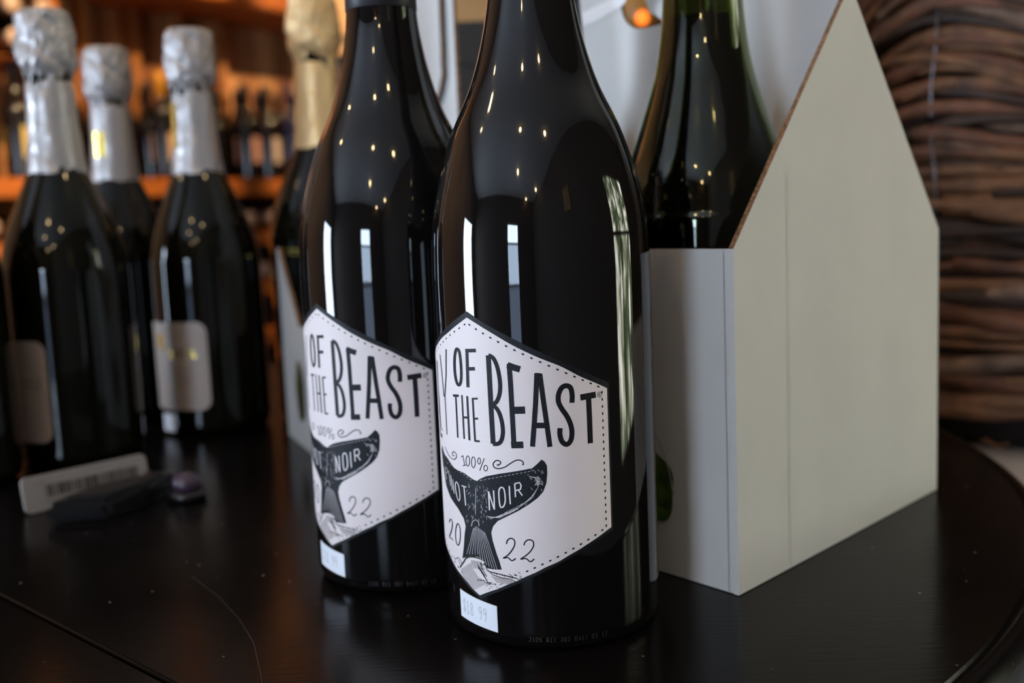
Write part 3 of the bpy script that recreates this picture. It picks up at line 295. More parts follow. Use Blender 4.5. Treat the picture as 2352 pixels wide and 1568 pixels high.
# recessed ceiling lamps with warm bulbs
def AB0(x, y): v = Vector((x, y, 0)); return v.dot(AX), v.dot(BX)
lamp_m = mat('lamp_glow', (0, 0, 0), emis=(1, .72, .36), estr=70)
trim_m = mat('lamp_trim', (.3, .28, .26), .5)
spots = [AB0(x, y) for x, y in ((-1.06, -1.87), (-2.15, .36), (1.3, -1.45), (-.65, -1.0), (-1.6, .40), (.75, .05), (-1.0, 2.2), (1.1, 1.6), (-.2, -2.6), (-.9, -3.0), (.35, -1.2))]
lamp0 = None
for i, (a, b) in enumerate(spots):
    if lamp0 is None:
        lamp0 = empty('ceiling_lamp', RM(a, b, Z1))
        tag(lamp0, 'small warm recessed ceiling lamp mirrored as a bright dot in the bottles', 'lamp', 'ceiling lamps mirrored in the bottles')
        kid = [lathe('lamp_trim', [(.055, 0), (.075, -.002), (.076, -.012), (.058, -.014), (.055, -.004)], trim_m, lamp0, 24, cap=False),
               lathe('bulb', [(.004, -.002), (.042, -.004), (.052, -.018), (.042, -.040), (.004, -.052)], lamp_m, lamp0, 16)]
    else:
        copy_thing(lamp0, kid, RM(a, b, Z1), 0)

# framed picture on the right wall, mirrored in the front bottle
fp = empty('framed_picture', RM(-1.6 + 1.1, B1 - .02, .75)); tag(fp, 'small framed picture hanging on the right wall, mirrored in the bottle', 'picture')
inv = Matrix.Translation(-RM(-.5, B1 - .02, .75))
for nm, o in (('frame', slab('frame', -.65, -.35, B1 - .03, B1 - .001, .75, 1.15, mat('frame_wood', (.25, .13, .05), .4))),
              ('picture', slab('picture', -.62, -.38, B1 - .036, B1 - .031, .78, 1.12, mat('picture_paint', (.45, .32, .15), .5, var=.6, vscale=12)))):
    o.data.transform(inv); o.parent = fp

# ------------------------------------------------------------------ shelf wall
wood = mat('orange_shelf_wood', (.36, .105, .016), .42, bump=.1, bscale=20, var=.35, vscale=12, stretch=(1, 1, 6))
plank_m = [mat('plank_%s' % n, c, .55, var=.35, vscale=9, stretch=(1, 1, .15)) for n, c in (('mid', (.42, .19, .075)), ('pale', (.58, .30, .13)), ('deep', (.27, .11, .045)))]
batten_m = mat('batten_wood', (.40, .17, .05), .5)
sh = empty('wall_shelving', RM(0, B0 + .2, Z0)); tag(sh, 'tall wooden wine shelving with plank back and orange shelves behind the bottles', 'shelving')
def sslab(*a, **k):
    o = slab(*a, **k); o.data.transform(Matrix.Translation(-RM(0, B0 + .2, Z0))); o.parent = sh; return o
def AB(v): v = Vector(v); return v.dot(AX), v.dot(BX)
A_OFF = AB((-.9, 3.7, 0))[0]          # shelf coordinate t = a - A_OFF
FB = B0 + .33                          # front of the shelves
def plane_b(t): return A_OFF + t
tt = -1.55
k = 0
while tt < 2.0:
    a = plane_b(tt)
    sslab('plank', a, a + .081, B0 + .01, B0 + .028, .31, 1.5, plank_m[(k * 7 + k // 3) % 3])
    if k % 2 == 0 and tt < -.1: sslab('batten', a + .05, a + .078, B0 + .028, B0 + .075, .31, .86, batten_m)
    tt += .084; k += 1
for z, th in ((.835, .07), (.255, .05), (.10, .042), (-.06, .042), (-.22, .042), (-.40, .042), (-.60, .042)):
    sslab('shelf', plane_b(-1.55), plane_b(2.0), B0 + .028, FB, z, z + th, wood, bevel=.003)
for t in (-1.57, -.98, .95, 1.98):
    sslab('upright', plane_b(t), plane_b(t) + .03, B0 + .012, FB - .01, Z0, .31 if t in (-.98, .95) else 1.5, wood)
sslab('back_board', plane_b(-1.55), plane_b(2.0), B0 + .01, B0 + .026, Z0, .30, mat('dark_board', (.05, .022, .012), .7))  # very dark brown board closing the back of the lower shelves

# standing bottles on the shelf (blurred in the photograph)
bprof = smooth_prof([(.030, 0), (.037, .004), (.038, .02), (.038, .16), (.034, .19), (.019, .222), (.0145, .25), (.0145, .285), (.0155, .286), (.0155, .30)], 3)
bprof2 = smooth_prof([(.030, 0), (.0365, .004), (.0375, .02), (.0375, .19), (.033, .21), (.0145, .235), (.014, .30), (.0155, .302), (.0155, .315)], 3)
def shelf_bottle(gm, lm, cm, prof=bprof):
    root = empty('wine_bottle', (0, 0, 0))
    kids = [lathe('glass', prof, gm, root, 16)]
    if lm:
        V, F = lathe_data([(.0387, .055), (.0387, .135)], 20, False)
        F = [f for i, f in enumerate(F) if not 9 < i < 14]
        kids.append(obj('label', V, F, lm, root, smooth=True))
    kids.append(lathe('capsule', [(.0152, .24), (.0156, .286), (.0162, .288), (.0162, .316 if prof is bprof2 else .3015)], cm, root, 14))
    return root, kids
LM = {k: mat('label_' + k, c, .6) for k, c in dict(cream=(.62, .42, .27), pink=(.60, .34, .27), yellow=(.55, .45, .16), navy=(.02, .02, .06), white=(.5, .42, .36)).items()}
CM = {k: mat('capsule_' + k, c, .35) for k, c in dict(black=(.01, .01, .01), yellow=(.55, .25, .02), red=(.25, .02, .01), gold=(.35, .2, .06), navy=(.02, .02, .06)).items()}
gmd = mat('shelf_glass', (.008, .006, .005), .12); gmn = mat('blue_glass', (.012, .012, .045), .15)
kinds = {}
def place_bottle(key, t, z, label, group, b=B0 + .2, rz=0.):
    gk, lk, ck, pk = key
    loc = RM(plane_b(t), b, z)
    if key not in kinds:
        kinds[key] = shelf_bottle(gmn if gk else gmd, LM.get(lk), CM[ck], bprof2 if pk else bprof)
        rt_, kd = kinds[key]; rt_.location = loc; rt_.rotation_euler = (0, 0, math.atan2(AX.y, AX.x) + rz)
        tag(rt_, label, 'bottle', group); return
    rt_, kd = kinds[key]
    copy_thing(rt_, kd, loc, math.atan2(AX.y, AX.x) + rz, label, group)
ZS = .305
G1 = 'dark bottles standing on the upper back shelf'
t = -1.45
while t < 1.9:
    if min(abs(t + 1.154), abs(t + .879)) > .045: place_bottle((0, None, 'black', int(t * 50) % 2), t, ZS, 'blurred dark wine bottle standing in the back row of the upper wall shelf', G1, b=B0 + .115)
    t += .088
named = [(-.915, 'yellow', 'black', 'bottle with a yellow green label at the left end of the back shelf', 0, 0),
         (-.465, 'cream', 'yellow', 'back shelf bottle with a cream label and yellow capsule, left of the third foil neck', 0, 1),
         (-.375, 'pink', 'yellow', 'back shelf bottle with a peach label close beside the third foil neck', 0, 0),
         (-.148, 'pink', 'black', 'back shelf bottle with a reddish pink label just right of the third foil neck', 0, 0),
         (-.060, 'white', 'black', 'back shelf bottle with a pale pinkish label left of the navy bottle', 0, 0),
         (.045, 'navy', 'navy', 'navy blue bottle standing on the back shelf', 1, 1),
         (.135, None, 'black', 'tall dark bottle on the back shelf right of the navy bottle', 0, 1),
         (.215, None, 'gold', 'dark bottle with a gold capsule on the back shelf behind the gold foil neck', 0, 1)]
for t, lk, ck, lb, gk, pk in named:
    place_bottle((gk, lk, ck, pk), t - .065, ZS, lb, 'bottles at the front of the upper back shelf', b=B0 + .245)
# lying bottles, neck towards the room
lying_cap = mat('lying_capsule', (.42, .31, .23), .45)
lr = empty('wine_bottle', (0, 0, 0)); lk_ = [lathe('glass', bprof, gmd, lr, 14), lathe('capsule', [(.0165, .235), (.0195, .30), (.0225, .302), (.0215, .311), (.012, .313)], lying_cap, lr, 14)]
first = True
lay = Matrix((AX, ZX, BX)).transposed().to_3x3()      # local z -> into the room
lay_e = lay.to_euler()
def lying(t, z, label, group):
    global first
    loc = RM(plane_b(t), B0 + .035, z)
    if first:
        lr.location = loc; lr.rotation_euler = lay_e; tag(lr, label, 'bottle', group); first = False
    else: copy_thing(lr, lk_, loc, lay_e, label, group)
for row, z in enumerate((.142 + .040, -.018 + .040)):
    t = -1.5 + .04 * row
    while t < 1.9:
        if min(abs(t + .965), abs(t - .965)) > .05:
            lying(t, z, ['wine bottle lying with its pale neck outwards in the row under the main shelf',
                     'wine bottle lying in the second row below the main shelf, pale neck outwards',
                     'wine bottle lying in the third row below the main shelf, behind the table'][row],
              ['lying bottles under the main shelf', 'lying bottles in the second row down', 'lying bottles in the third row down'][row])
        t += .092
for i, (dt, z) in enumerate([(-1.105 + .084 * k, .652 + .0 * k) for k in range(3)] + [(-1.105 + .084 * k, .733) for k in range(3)] + [(-1.063, .812)]):
    lying(dt, z, 'pale necked bottle in the stack lying high on the left of the shelf wall', 'stacked lying bottles high on the left')
sslab('rack_board', plane_b(-1.16), plane_b(-.873), B0 + .08, FB - .03, .607, .612, wood)
for t in (-1.16, -.885): sslab('rack_post', plane_b(t), plane_b(t) + .012, B0 + .08, FB - .03, .305, .83, wood)

# tan cabinet behind the carriers
tan = mat('tan_wood', (.50, .30, .13), .5, var=.15, vscale=5)
tc_ = empty('tall_cabinet', (-.30, 2.6, Z0)); tag(tc_, 'tan wooden cabinet top seen between the necks of the two wine bottles', 'cabinet')
def cb(nm, x0, x1, y0, y1, z0, z1, mt): return obox(nm, (x0, y0, z0 - Z0), (x1 - x0, 0, 0), (0, y1 - y0, 0), (0, 0, z1 - z0), mt, tc_, bevel=.004)
cb('base_cabinet', -.16, .30, 0, .4, Z0, .555, mat('dark_cabinet', (.05, .03, .02), .5))
cb('upper_case', -.17, .31, -.02, .4, .56, 1.5, tan)
cb('door', -.16, .06, -.035, -.021, .60, 1.4, tan); cb('door', .07, .30, -.035, -.021, .60, 1.4, tan)

# ------------------------------------------------------------------ table
table_m = mat('black_stained_wood', (.0045, .0035, .0034), .2, 0, .10, bump=.10, bscale=30, stretch=(1.6, 14, 1), bdist=.0006)
nt = table_m.node_tree; b = nt.nodes['Principled BSDF']
tc = nt.nodes.new('ShaderNodeTexCoord')
n1 = nt.nodes.new('ShaderNodeTexNoise'); n1.inputs['Scale'].default_value = 9; n1.inputs['Detail'].default_value = 8
nt.links.new(tc.outputs['Object'], n1.inputs[0])
mr = nt.nodes.new('ShaderNodeMapRange'); mr.inputs[1].default_value = .3; mr.inputs[2].default_value = .7; mr.inputs[3].default_value = .13; mr.inputs[4].default_value = .27
nt.links.new(n1.outputs['Fac'], mr.inputs[0]); nt.links.new(mr.outputs[0], b.inputs['Roughness'])
vo = nt.nodes.new('ShaderNodeTexVoronoi'); vo.inputs['Scale'].default_value = 95      # scattered dust specks
nt.links.new(tc.outputs['Object'], vo.inputs['Vector'])
n2 = nt.nodes.new('ShaderNodeTexNoise'); n2.inputs['Scale'].default_value = 40
nt.links.new(tc.outputs['Object'], n2.inputs[0])
cr = nt.nodes.new('ShaderNodeMapRange'); cr.inputs[1].default_value = .07; cr.inputs[2].default_value = .04; cr.inputs[3].default_value = 0; cr.inputs[4].default_value = 1
nt.links.new(vo.outputs['Distance'], cr.inputs[0])
th = nt.nodes.new('ShaderNodeMapRange'); th.inputs[1].default_value = .50; th.inputs[2].default_value = .58
nt.links.new(n2.outputs['Fac'], th.inputs[0])
mu = nt.nodes.new('ShaderNodeMath'); mu.operation = 'MULTIPLY'; nt.links.new(cr.outputs[0], mu.inputs[0]); nt.links.new(th.outputs[0], mu.inputs[1])
mx = nt.nodes.new('ShaderNodeMix'); mx.data_type = 'RGBA'; mx.inputs['A'].default_value = (.0045, .0035, .0034, 1); mx.inputs['B'].default_value = (.22, .21, .20, 1)
nt.links.new(mu.outputs[0], mx.inputs['Factor']); nt.links.new(mx.outputs['Result'], b.inputs['Base Color'])

TC = Vector((-.216, .686, 0)); TR = .517
tb = empty('round_table', (TC.x, TC.y, Z0)); tag(tb, 'round black stained wooden table with a drop leaf seam and a beaded rim', 'table')
prof = [(.002, 0), (.30, 0), (TR - .0125, 0), (TR - .0115, -.0014), (TR - .0105, -.0012), (TR - .0085, .0002), (TR - .0065, -.0002), (TR - .004, -.0018), (TR - .001, -.006), (TR, -.010), (TR, -.016), (TR - .006, -.022), (TR - .03, -.024), (.002, -.024)]
p0 = Vector((-.2352, .4513, 0)) - TC; p1 = Vector((-.126, .352, 0)) - TC
dseam = (p1 - p0).normalized(); nseam = Vector((dseam.y, -dseam.x, 0))
if nseam.dot(Vector((0, -1, 0))) < 0: nseam = -nseam                     # points to the near leaf
for part, sgn in (('table_top', -1), ('drop_leaf', 1)):
    V, F = lathe_data(prof, 160, False)
    bm = bmesh.new(); bv = [bm.verts.new(v) for v in V]
    for f in F: bm.faces.new([bv[i] for i in f])
    bmesh.ops.contextual_create(bm, geom=[])
    bmesh.ops.holes_fill(bm, edges=bm.edges[:], sides=0)
    bmesh.ops.bisect_plane(bm, geom=bm.verts[:] + bm.edges[:] + bm.faces[:], plane_co=p0 + nseam * (.0004 * sgn), plane_no=nseam * sgn, clear_inner=True)
    ed = [e for e in bm.edges if e.is_boundary]
    bmesh.ops.holes_fill(bm, edges=ed, sides=0)
    bmesh.ops.recalc_face_normals(bm, faces=bm.faces)
    # soften the seam edge so it catches a line of light
    se = [e for e in bm.edges if all(abs((v.co - p0).dot(nseam) - .0004 * sgn) < 1e-5 and v.co.z > -.001 for v in e.verts)]
    bmesh.ops.bevel(bm, geom=se, offset=.0011, segments=3, affect='EDGES')
    bmesh.ops.translate(bm, verts=bm.verts, vec=(0, 0, -Z0 - (.0006 if sgn > 0 else 0)))
    o = bmobj(part, bm, table_m, tb, smooth=True)
    o.data.set_sharp_from_angle(angle=math.radians(35))
lathe('pedestal', smooth_prof([(.05, .04), (.06, .1), (.045, .25), (.07, .45), (.05, .6), (.16, .728), (.16, .736)], 5), table_m, tb, 32)
for i in range(4):
    t = PI / 4 + i * PI / 2; d = Vector((math.cos(t), math.sin(t), 0))
    tube('foot', [d * .03 + ZX * .14, d * .15 + ZX * .10, d * .28 + ZX * .04, d * .33 + ZX * .02], [.03, .028, .024, .02], table_m, tb, 8)
# long thin scratch and a few scuffs in the finish
scr = mat('scratch', (.035, .033, .032), .5)
def ribbon_flat(name, pts, w, z, mt, parent):
    V, F = [], []
    for i, q in enumerate(pts):
        a, c = Vector(pts[max(i - 1, 0)]), Vector(pts[min(i + 1, len(pts) - 1)])
        d = (c - a).normalized(); n = Vector((-d.y, d.x))
        V += [(q[0] + n.x * w / 2, q[1] + n.y * w / 2, z), (q[0] - n.x * w / 2, q[1] - n.y * w / 2, z)]
        if i: F.append((2 * i - 2, 2 * i - 1, 2 * i + 1, 2 * i))
    return obj(name, V, F, mt, parent)
pt = [(-.1535, .4655), (-.133, .437), (-.117, .410), (-.105, .385), (-.096, .358), (-.092, .345)]
ribbon_flat('scratch', [(x - TC.x, y - TC.y) for x, y in pt], 0.0002, -Z0 + .00004, scr, tb)

# ledge beyond the table
slab_l = obox('trim_1', (.20, .575, -.075), (1.1, .0, 0), (0, .9, 0), (0, 0, .045), mat('ledge_paint', (.46, .42, .43), .6))
slab_l['kind'] = 'structure'
obox('trim_2', (.34, .62, Z0), (.9, 0, 0), (0, .8, 0), (0, 0, Z0 * -1 - .0755), plaster)['kind'] = 'structure'

# ------------------------------------------------------------------ lettered wine bottles
RB = 4.25
ART = json.loads(ART_JSON)
def cylpt(u, z, off):
    rr = (RB + off) / 100; t = u / RB
    return Vector((rr * math.sin(t), -rr * math.cos(t), z / 100))
class Ink:
    def __init__(s, off): s.V = []; s.F = []; s.off = off
    def stroke(s, w, pts, fs=True, round_=True):
        # resample, then offset in the plane of the paper
        if len(pts) > 6:
            c_ = (Vector(pts[0]) - Vector(pts[-1])).length < 1e-3
            e0, e1 = (pts[-2], pts[1]) if c_ else (pts[0], pts[-1]); PP = [e0] + list(pts) + [e1]; sm = []
            for i in range(1, len(PP) - 2):
                q0, q1, q2, q3 = PP[i - 1:i + 3]
                for t in (0, .25, .5, .75): sm.append(tuple(.5 * (2 * q1[c] + (q2[c] - q0[c]) * t + (2 * q0[c] - 5 * q1[c] + 4 * q2[c] - q3[c]) * t * t + (-q0[c] + 3 * q1[c] - 3 * q2[c] + q3[c]) * t ** 3) for c in (0, 1)))
            pts = sm + [pts[-1]]
        P = [Vector(pts[0])]
        for q in pts[1:]:
            q = Vector(q); d = (q - P[-1]).length; n = max(1, int(abs(q.x - P[-1].x) / .1) + 1); a = P[-1].copy()
            for i in range(1, n + 1): P.append(a.lerp(q, i / n))
        if len(P) < 2: return
        closed = (P[0] - P[-1]).length < 1e-4
        for i, q in enumerate(P):
            cs = max(.3, math.cos((q.x - 3.108) / RB)) if fs else 1
            a = P[i - 1] if i else (P[-2] if closed else P[0]); c = P[i + 1] if i < len(P) - 1 else (P[1] if closed else P[-1])
            d = Vector(((c.x - a.x) * cs, c.y - a.y))
            if d.length < 1e-6: d = Vector((0, 1))
            d.normalize(); n = Vector((-d.y, d.x)) * w / 2
            ext = Vector((0, 0))
            if round_ and not closed and w > .2: ext = d * (w * .0)
            k = len(s.V)
            s.V += [cylpt(q.x + n.x / cs, q.y + n.y, s.off), cylpt(q.x - n.x / cs, q.y - n.y, s.off)]
            if i: s.F.append((k - 2, k, k + 1, k - 1))
    def poly(s, pts):
        bm = bmesh.new()
        vs = [bm.verts.new((x, y, 0)) for x, y in pts]
        tri = tessellate_polygon([[v.co for v in vs]])
        for f in tri:
            try: bm.faces.new([vs[i] for i in f])
            except ValueError: pass
        x = -6
        while x < 6:
            bmesh.ops.bisect_plane(bm, geom=bm.verts[:] + bm.edges[:] + bm.faces[:], plane_co=(x, 0, 0), plane_no=(1, 0, 0)); x += .12
        bm.verts.index_update(); k = len(s.V)
        s.V += [cylpt(v.co.x, v.co.y, s.off) for v in bm.verts]
        for f in bm.faces:
            ids = [v.index + k for v in f.verts]
            s.F.append(ids if f.normal.z > 0 else ids[::-1])
        bm.free()
    def build(s, name, mt, parent): return obj(name, s.V, s.F, mt, parent)
def band(name, cols, off, mt, parent, thick=0):
    """cols = (u, zlow, zhigh); a sheet wrapped on the bottle"""
    V, F = [], []
    for u, a, c in cols: V += [cylpt(u, a, off), cylpt(u, c, off)]
    n = len(cols)
    for i in range(n - 1): F.append((2 * i, 2 * i + 2, 2 * i + 3, 2 * i + 1))
    if thick:
        k = len(V)
        for u, a, c in cols: V += [cylpt(u, a, off - thick), cylpt(u, c, off - thick)]
        for i in range(n - 1):
            F.append((2 * i, k + 2 * i, k + 2 * i + 2, 2 * i + 2)); F.append((2 * i + 1, 2 * i + 3, k + 2 * i + 3, k + 2 * i + 1))
        F.append((0, 1, k + 1, k)); F.append((2 * n - 2, k + 2 * n - 2, k + 2 * n - 1, 2 * n - 1))
    return obj(name, V, F, mt, parent)
def lerp(a, b, t): return a + (b - a) * t

FONT = {'0': [[(.5, 1), (.1, .8), (.1, .2), (.5, 0), (.9, .2), (.9, .8), (.5, 1)]], '1': [[(.2, .8), (.5, 1), (.5, 0)], [(.2, 0), (.8, 0)]],
        '2': [[(.1, .8), (.5, 1), (.9, .8), (.8, .5), (.1, 0), (.9, 0)]], '3': [[(.1, .9), (.5, 1), (.9, .75), (.45, .52), (.9, .25), (.5, 0), (.1, .1)]],
        '4': [[(.7, 0), (.7, 1), (.1, .3), (.9, .3)]], '5': [[(.85, 1), (.2, 1), (.15, .55), (.6, .6), (.9, .3), (.5, 0), (.1, .1)]],
        '8': [[(.5, .52), (.15, .75), (.5, 1), (.85, .75), (.5, .52), (.1, .25), (.5, 0), (.9, .25), (.5, .52)]],
        '9': [[(.85, .7), (.5, .5), (.15, .75), (.5, 1), (.85, .8), (.8, .3), (.5, 0)]], '$': [[(.9, .8), (.5, .95), (.1, .75), (.5, .5), (.9, .25), (.5, .05), (.1, .2)], [(.5, 1.1), (.5, -.1)]],
        '.': [[(.4, .0), (.6, .0)]], '/': [[(.1, 0), (.9, 1)]], ' ': [], 'L': [[(.15, 1), (.15, 0), (.9, 0)]], 'E': [[(.9, 1), (.15, 1), (.15, 0), (.9, 0)], [(.15, .5), (.75, .5)]],
        'B': [[(.15, 0), (.15, 1), (.6, 1), (.85, .78), (.6, .53), (.15, .53)], [(.6, .53), (.9, .28), (.6, 0), (.15, 0)]], 'V': [[(.1, 1), (.5, 0), (.9, 1)]], 'D': [[(.15, 0), (.15, 1), (.6, .95), (.9, .5), (.6, .05), (.15, 0)]], 'M': [[(.1, 0), (.1, 1), (.5, .4), (.9, 1), (.9, 0)]]}
def text(ink_, s, u, z, w, h, lw, gap=.25, slope=0, fs=False):
    for ch in s:
        for st in FONT[ch]: ink_.stroke(lw, [(u + x * w, z + y * h + slope * (u + x * w)) for x, y in st], fs)
        u += w * (1 + gap)
    return u
P_BEAST = smooth_prof([(.036, 0), (.0402, .0012), (.0421, .005), (.0425, .012), (.0425, .06), (.0425, .12), (.0424, .141), (.0413, .1585), (.0377, .175), (.0323, .1915), (.0247, .208), (.0197, .224), (.0166, .2395), (.0153, .252), (.0147, .27), (.0145, .292)], 5)
CIRC_U = 5.37
def top_z(u): return lerp(12.60, 9.86, abs(u) / CIRC_U)
def bot_z(u): return lerp(1.82, 4.44, abs(u) / CIRC_U)
def lettered_bottle(code):
    root = empty('wine_bottle', (0, 0, 0))
    kids = [lathe('glass', P_BEAST, glass_dark, root, 128)]
    kids.append(lathe('screw_cap', [(.0154, .2505), (.0157, .2508), (.0156, .262), (.0154, .285), (.0158, .2856), (.0158, .299), (.0150, .3), (.002, .3)], foil_black, root, 64, cap=False))
    # label: black edged sheet, paper face with a hand cut wavy outline
    us = [lerp(-CIRC_U, CIRC_U, i / 120) for i in range(121)]
    lab = band('label', [(u, bot_z(u), top_z(u)) for u in us], .012, ink, root, thick=.011); kids.append(lab)
    cols = []
    for i in range(241):
        u = lerp(-5.28, 5.29, i / 240)
        wv = lambda s, k: noise.noise(Vector((u * k, s, 0))) * .035
        cols.append((u, bot_z(u) + .13 + wv(3, 1.7), top_z(u) - .22 + wv(7, 1.3) + .02 * math.sin(u * 2.2)))
    band('label_paper', cols, .014, paper_lab, lab)
    K = Ink(.0165)
    for w, pts in ART['strokes']:
        if len(pts) > 1: K.stroke(w, pts)
    tail = ART['tail']
    K.poly(tail[1:-1] + [(-2.46, 6.55), (-2.62, 7.05), (-2.45, 7.28), (-2.28, 7.12), (-2.1, 6.98)])
    # dotted inner border
    for (u0, z0, u1, z1, n) in ((.12, 12.12, 4.93, 9.77, 17), (-.12, 12.12, -4.93, 9.77, 17), (5.07, 9.55, 5.07, 4.62, 20), (-5.07, 9.55, -5.07, 4.62, 20), (4.90, 4.48, 2.05, 3.14, 11), (-4.90, 4.48, -1.0, 2.6, 15)):
        for i in range(n):
            t = i / (n - 1); u, z = lerp(u0, u1, t), lerp(z0, z1, t)
            du, dz = (u1 - u0), (z1 - z0); L = math.hypot(du, dz); hx, hz = du / L * .048, dz / L * .048
            K.stroke(.058, [(u - hx, z - hz), (u + hx, z + hz)], False)
    # first word's letters on the far side of the label
    for ch, u, z, w, h in (('B', -4.95, 7.9, .55, 1.6), ('E', -4.2, 7.75, .5, 2.1), ('L', -3.5, 7.7, .5, 2.5), ('L', -2.75, 7.65, .5, 2.9)):
        for st in FONT[ch]: K.stroke(.14, [(u + x * w, z + y * h) for x, y in st], False)
    K.build('printed_lettering', ink, lab)
    Wk = Ink(.0185)
    for w, pts in ART['white']: Wk.stroke(w, pts)
    Wk.build('white_line_art', ink_white, lab)
    # price sticker
    su = [lerp(-1.21, .78, i / 16) for i in range(17)]
    stk = band('price_sticker', [(u, lerp(.84, .66, (u + 1.21) / 1.99), lerp(1.90, 1.68, (u + 1.21) / 1.99)) for u in su], .022, sticker, root, thick=.009)
    Q = Ink(.024); text(Q, '$18.99', -1.02, 1.0 , .17, .5, .035, .35, -.09)
    Q.build('price_print', sticker_ink, stk)
    Q = Ink(.004); text(Q, code, 2.0, .47, .09, .16, .022, .45)
    kids.append(Q.build('bottle_code', faint, root))
    return root, kids
b1, k1 = lettered_bottle('2105 811 202 041/ 03 12')
b1.location = (.01245, .4049, 0); b1.rotation_euler = (0, 0, math.radians(-41.9))
tag(b1, 'front dark wine bottle with whale tail label and a legible $18.99 sticker', 'bottle')
b2_ = copy_tree(b1); b2_.location = (-.0512, .470, 0); b2_.rotation_euler = (0, 0, math.radians(-47.5))
b2_['label'] = 'second dark wine bottle with whale tail label, black cap visible, left of the front one'

# ------------------------------------------------------------------ sparkling wine bottles
P_CH = smooth_prof([(.034, 0), (.041, .002), (.0437, .008), (.044, .02), (.044, .125), (.043, .145), (.0385, .165), (.031, .184), (.0232, .202), (.0195, .212), (.017, .235), (.0158, .262), (.0152, .285), (.0152, .31)], 5)
P_FOIL = smooth_prof([(.0212, .205), (.0202, .212), (.0178, .235), (.0166, .262), (.0162, .274), (.0196, .282), (.0208, .288), (.0206, .30), (.0196, .312), (.0186, .318), (.014, .3215), (.002, .322)], 6)
def crk(seed, s=1.0):
    def f(v):
        t = math.atan2(v.y, v.x); rr = math.hypot(v.x, v.y)
        k = 1.0 if v.z > .272 * s else .22
        q = Vector((math.cos(t) * 2.2 + seed, math.sin(t) * 2.2, v.z * 60))
        q2 = Vector((math.cos(t) * 7, math.sin(t) * 7 + seed, v.z * 110))
        d = noise.noise(q) * .0016 * k + abs(noise.noise(q2)) * -.0030 * k
        d += -.0016 * k * max(0, math.sin(t * 3 + seed + v.z * 260)) ** 3
        return Vector((v.x * (1 + d / max(rr, .004)), v.y * (1 + d / max(rr, .004)), v.z + (.0012 * k * noise.noise(q2 + q))))
    return f
def champagne(name, seed, foil, scale=.972, glass=glass_olive):
    root = empty(name, (0, 0, 0))
    kids = [lathe('glass', [(a * scale, z * scale) for a, z in P_CH], glass, root, 64),
            lathe('foil_capsule', [(a * scale, z * scale) for a, z in P_FOIL], foil, root, 96, cap=False, crinkle=crk(seed, scale))]
    return root, kids
def wrap_label(root, az0, az1, z0, z1, rr, mt, name='label', rc=.008, off=.0002):
    """rounded rectangle wrapped on a bottle of radius rr between two azimuths (degrees from -Y, + to the right)"""
    n = 28; V, F = [], []; a0, a1 = math.radians(az0), math.radians(az1)
    Wd = (a1 - a0) * rr
    for i in range(n + 1):
        s = Wd * (1 - math.cos(PI * i / n)) / 2; e = min(s, Wd - s)
        dz = rc - math.sqrt(max(0, rc * rc - (rc - e) ** 2)) if e < rc else 0
        t = a0 + s / rr
        for z in (z0 + dz, z1 - dz): V.append(((rr + off) * math.sin(t), -(rr + off) * math.cos(t), z))
        if i: F.append((2 * i - 2, 2 * i, 2 * i + 1, 2 * i - 1))
    return obj(name, V, F, mt, root)
def wrap_marks(root, rr, marks, mt, name, off=.0004):
    V, F = [], []
    for az0, az1, z0, z1 in marks:
        n = max(1, int((az1 - az0) / 4)); k = len(V)
        for i in range(n + 1):
            t = math.radians(lerp(az0, az1, i / n))
            for z in (z0, z1): V.append(((rr + off) * math.sin(t), -(rr + off) * math.cos(t), z))
            if i: F.append((k + 2 * i - 2, k + 2 * i, k + 2 * i + 1, k + 2 * i - 1))
    return obj(name, V, F, mt, root)
def word(az, z, n, w, h, seed):
    rn = random.Random(seed); out = []
    for i in range(n):
        out.append((az, az + w * .3, z, z + h)); 
        if rn.random() > .4: out.append((az, az + w * .8, z, z + h * .25))
        if rn.random() > .4: out.append((az, az + w * .8, z + h * .75, z + h))
        az += w * 1.25
    return out
c1, _ = champagne('sparkling_wine_bottle', 1.3, foil_white); c1.location = (-.313, .737, 0)
tag(c1, 'tallest looking sparkling wine bottle with white foil, at the left edge', 'bottle')
lb1 = wrap_label(c1, -78, -2, .019, .089, .0428, beige_label); wrap_marks(lb1, .0428, word(-30, .056, 5, 3.6, .007, 2), grey_ink, 'label_print')
c2, _ = champagne('sparkling_wine_bottle', 4.1, foil_white); c2.location = (-.3297, .891, 0)
tag(c2, 'farthest sparkling wine bottle with white foil and small gold emblem, between two others', 'bottle')
wrap_marks(c2, .0178, [(-28, -2, .222, .242)], gold, 'gold_emblem', off=.0006)
c3, _ = champagne('sparkling_wine_bottle', 7.7, foil_white); c3.location = (-.2415, .829, 0)
tag(c3, 'sparkling wine bottle with white foil and a cream rounded label facing the camera', 'bottle')
lb = wrap_label(c3, -78, 12, .021, .089, .0428, beige_label)
wrap_marks(lb, .0428, word(-30, .062, 6, 4.2, .006, 5) + [(-50, -40, .068, .080)], gold, 'label_print')
wrap_marks(lb, .0428, [(-24, -6, .053, .0536), (-28, -4, .049, .0496), (-26, -5, .045, .0456), (-24, -6, .041, .0416)], grey_ink, 'small_print')
wrap_label(c3, -52, -31, .0035, .0175, .0428, sticker, 'price_sticker', .001)
wrap_marks(c3, .0176, [(-52, -36, .222, .256)], gold, 'gold_emblem', off=.0006)
c0, _ = champagne('sparkling_wine_bottle', 9.2, foil_white); c0.location = (-.370, .665, 0)
tag(c0, 'dark bottle body cut off by the left edge of the photo', 'bottle')
cg, _ = champagne('sparkling_wine_bottle', 5.5, foil_gold, 1.06, glass_olive); cg.location = (-.1495, .862, 0)
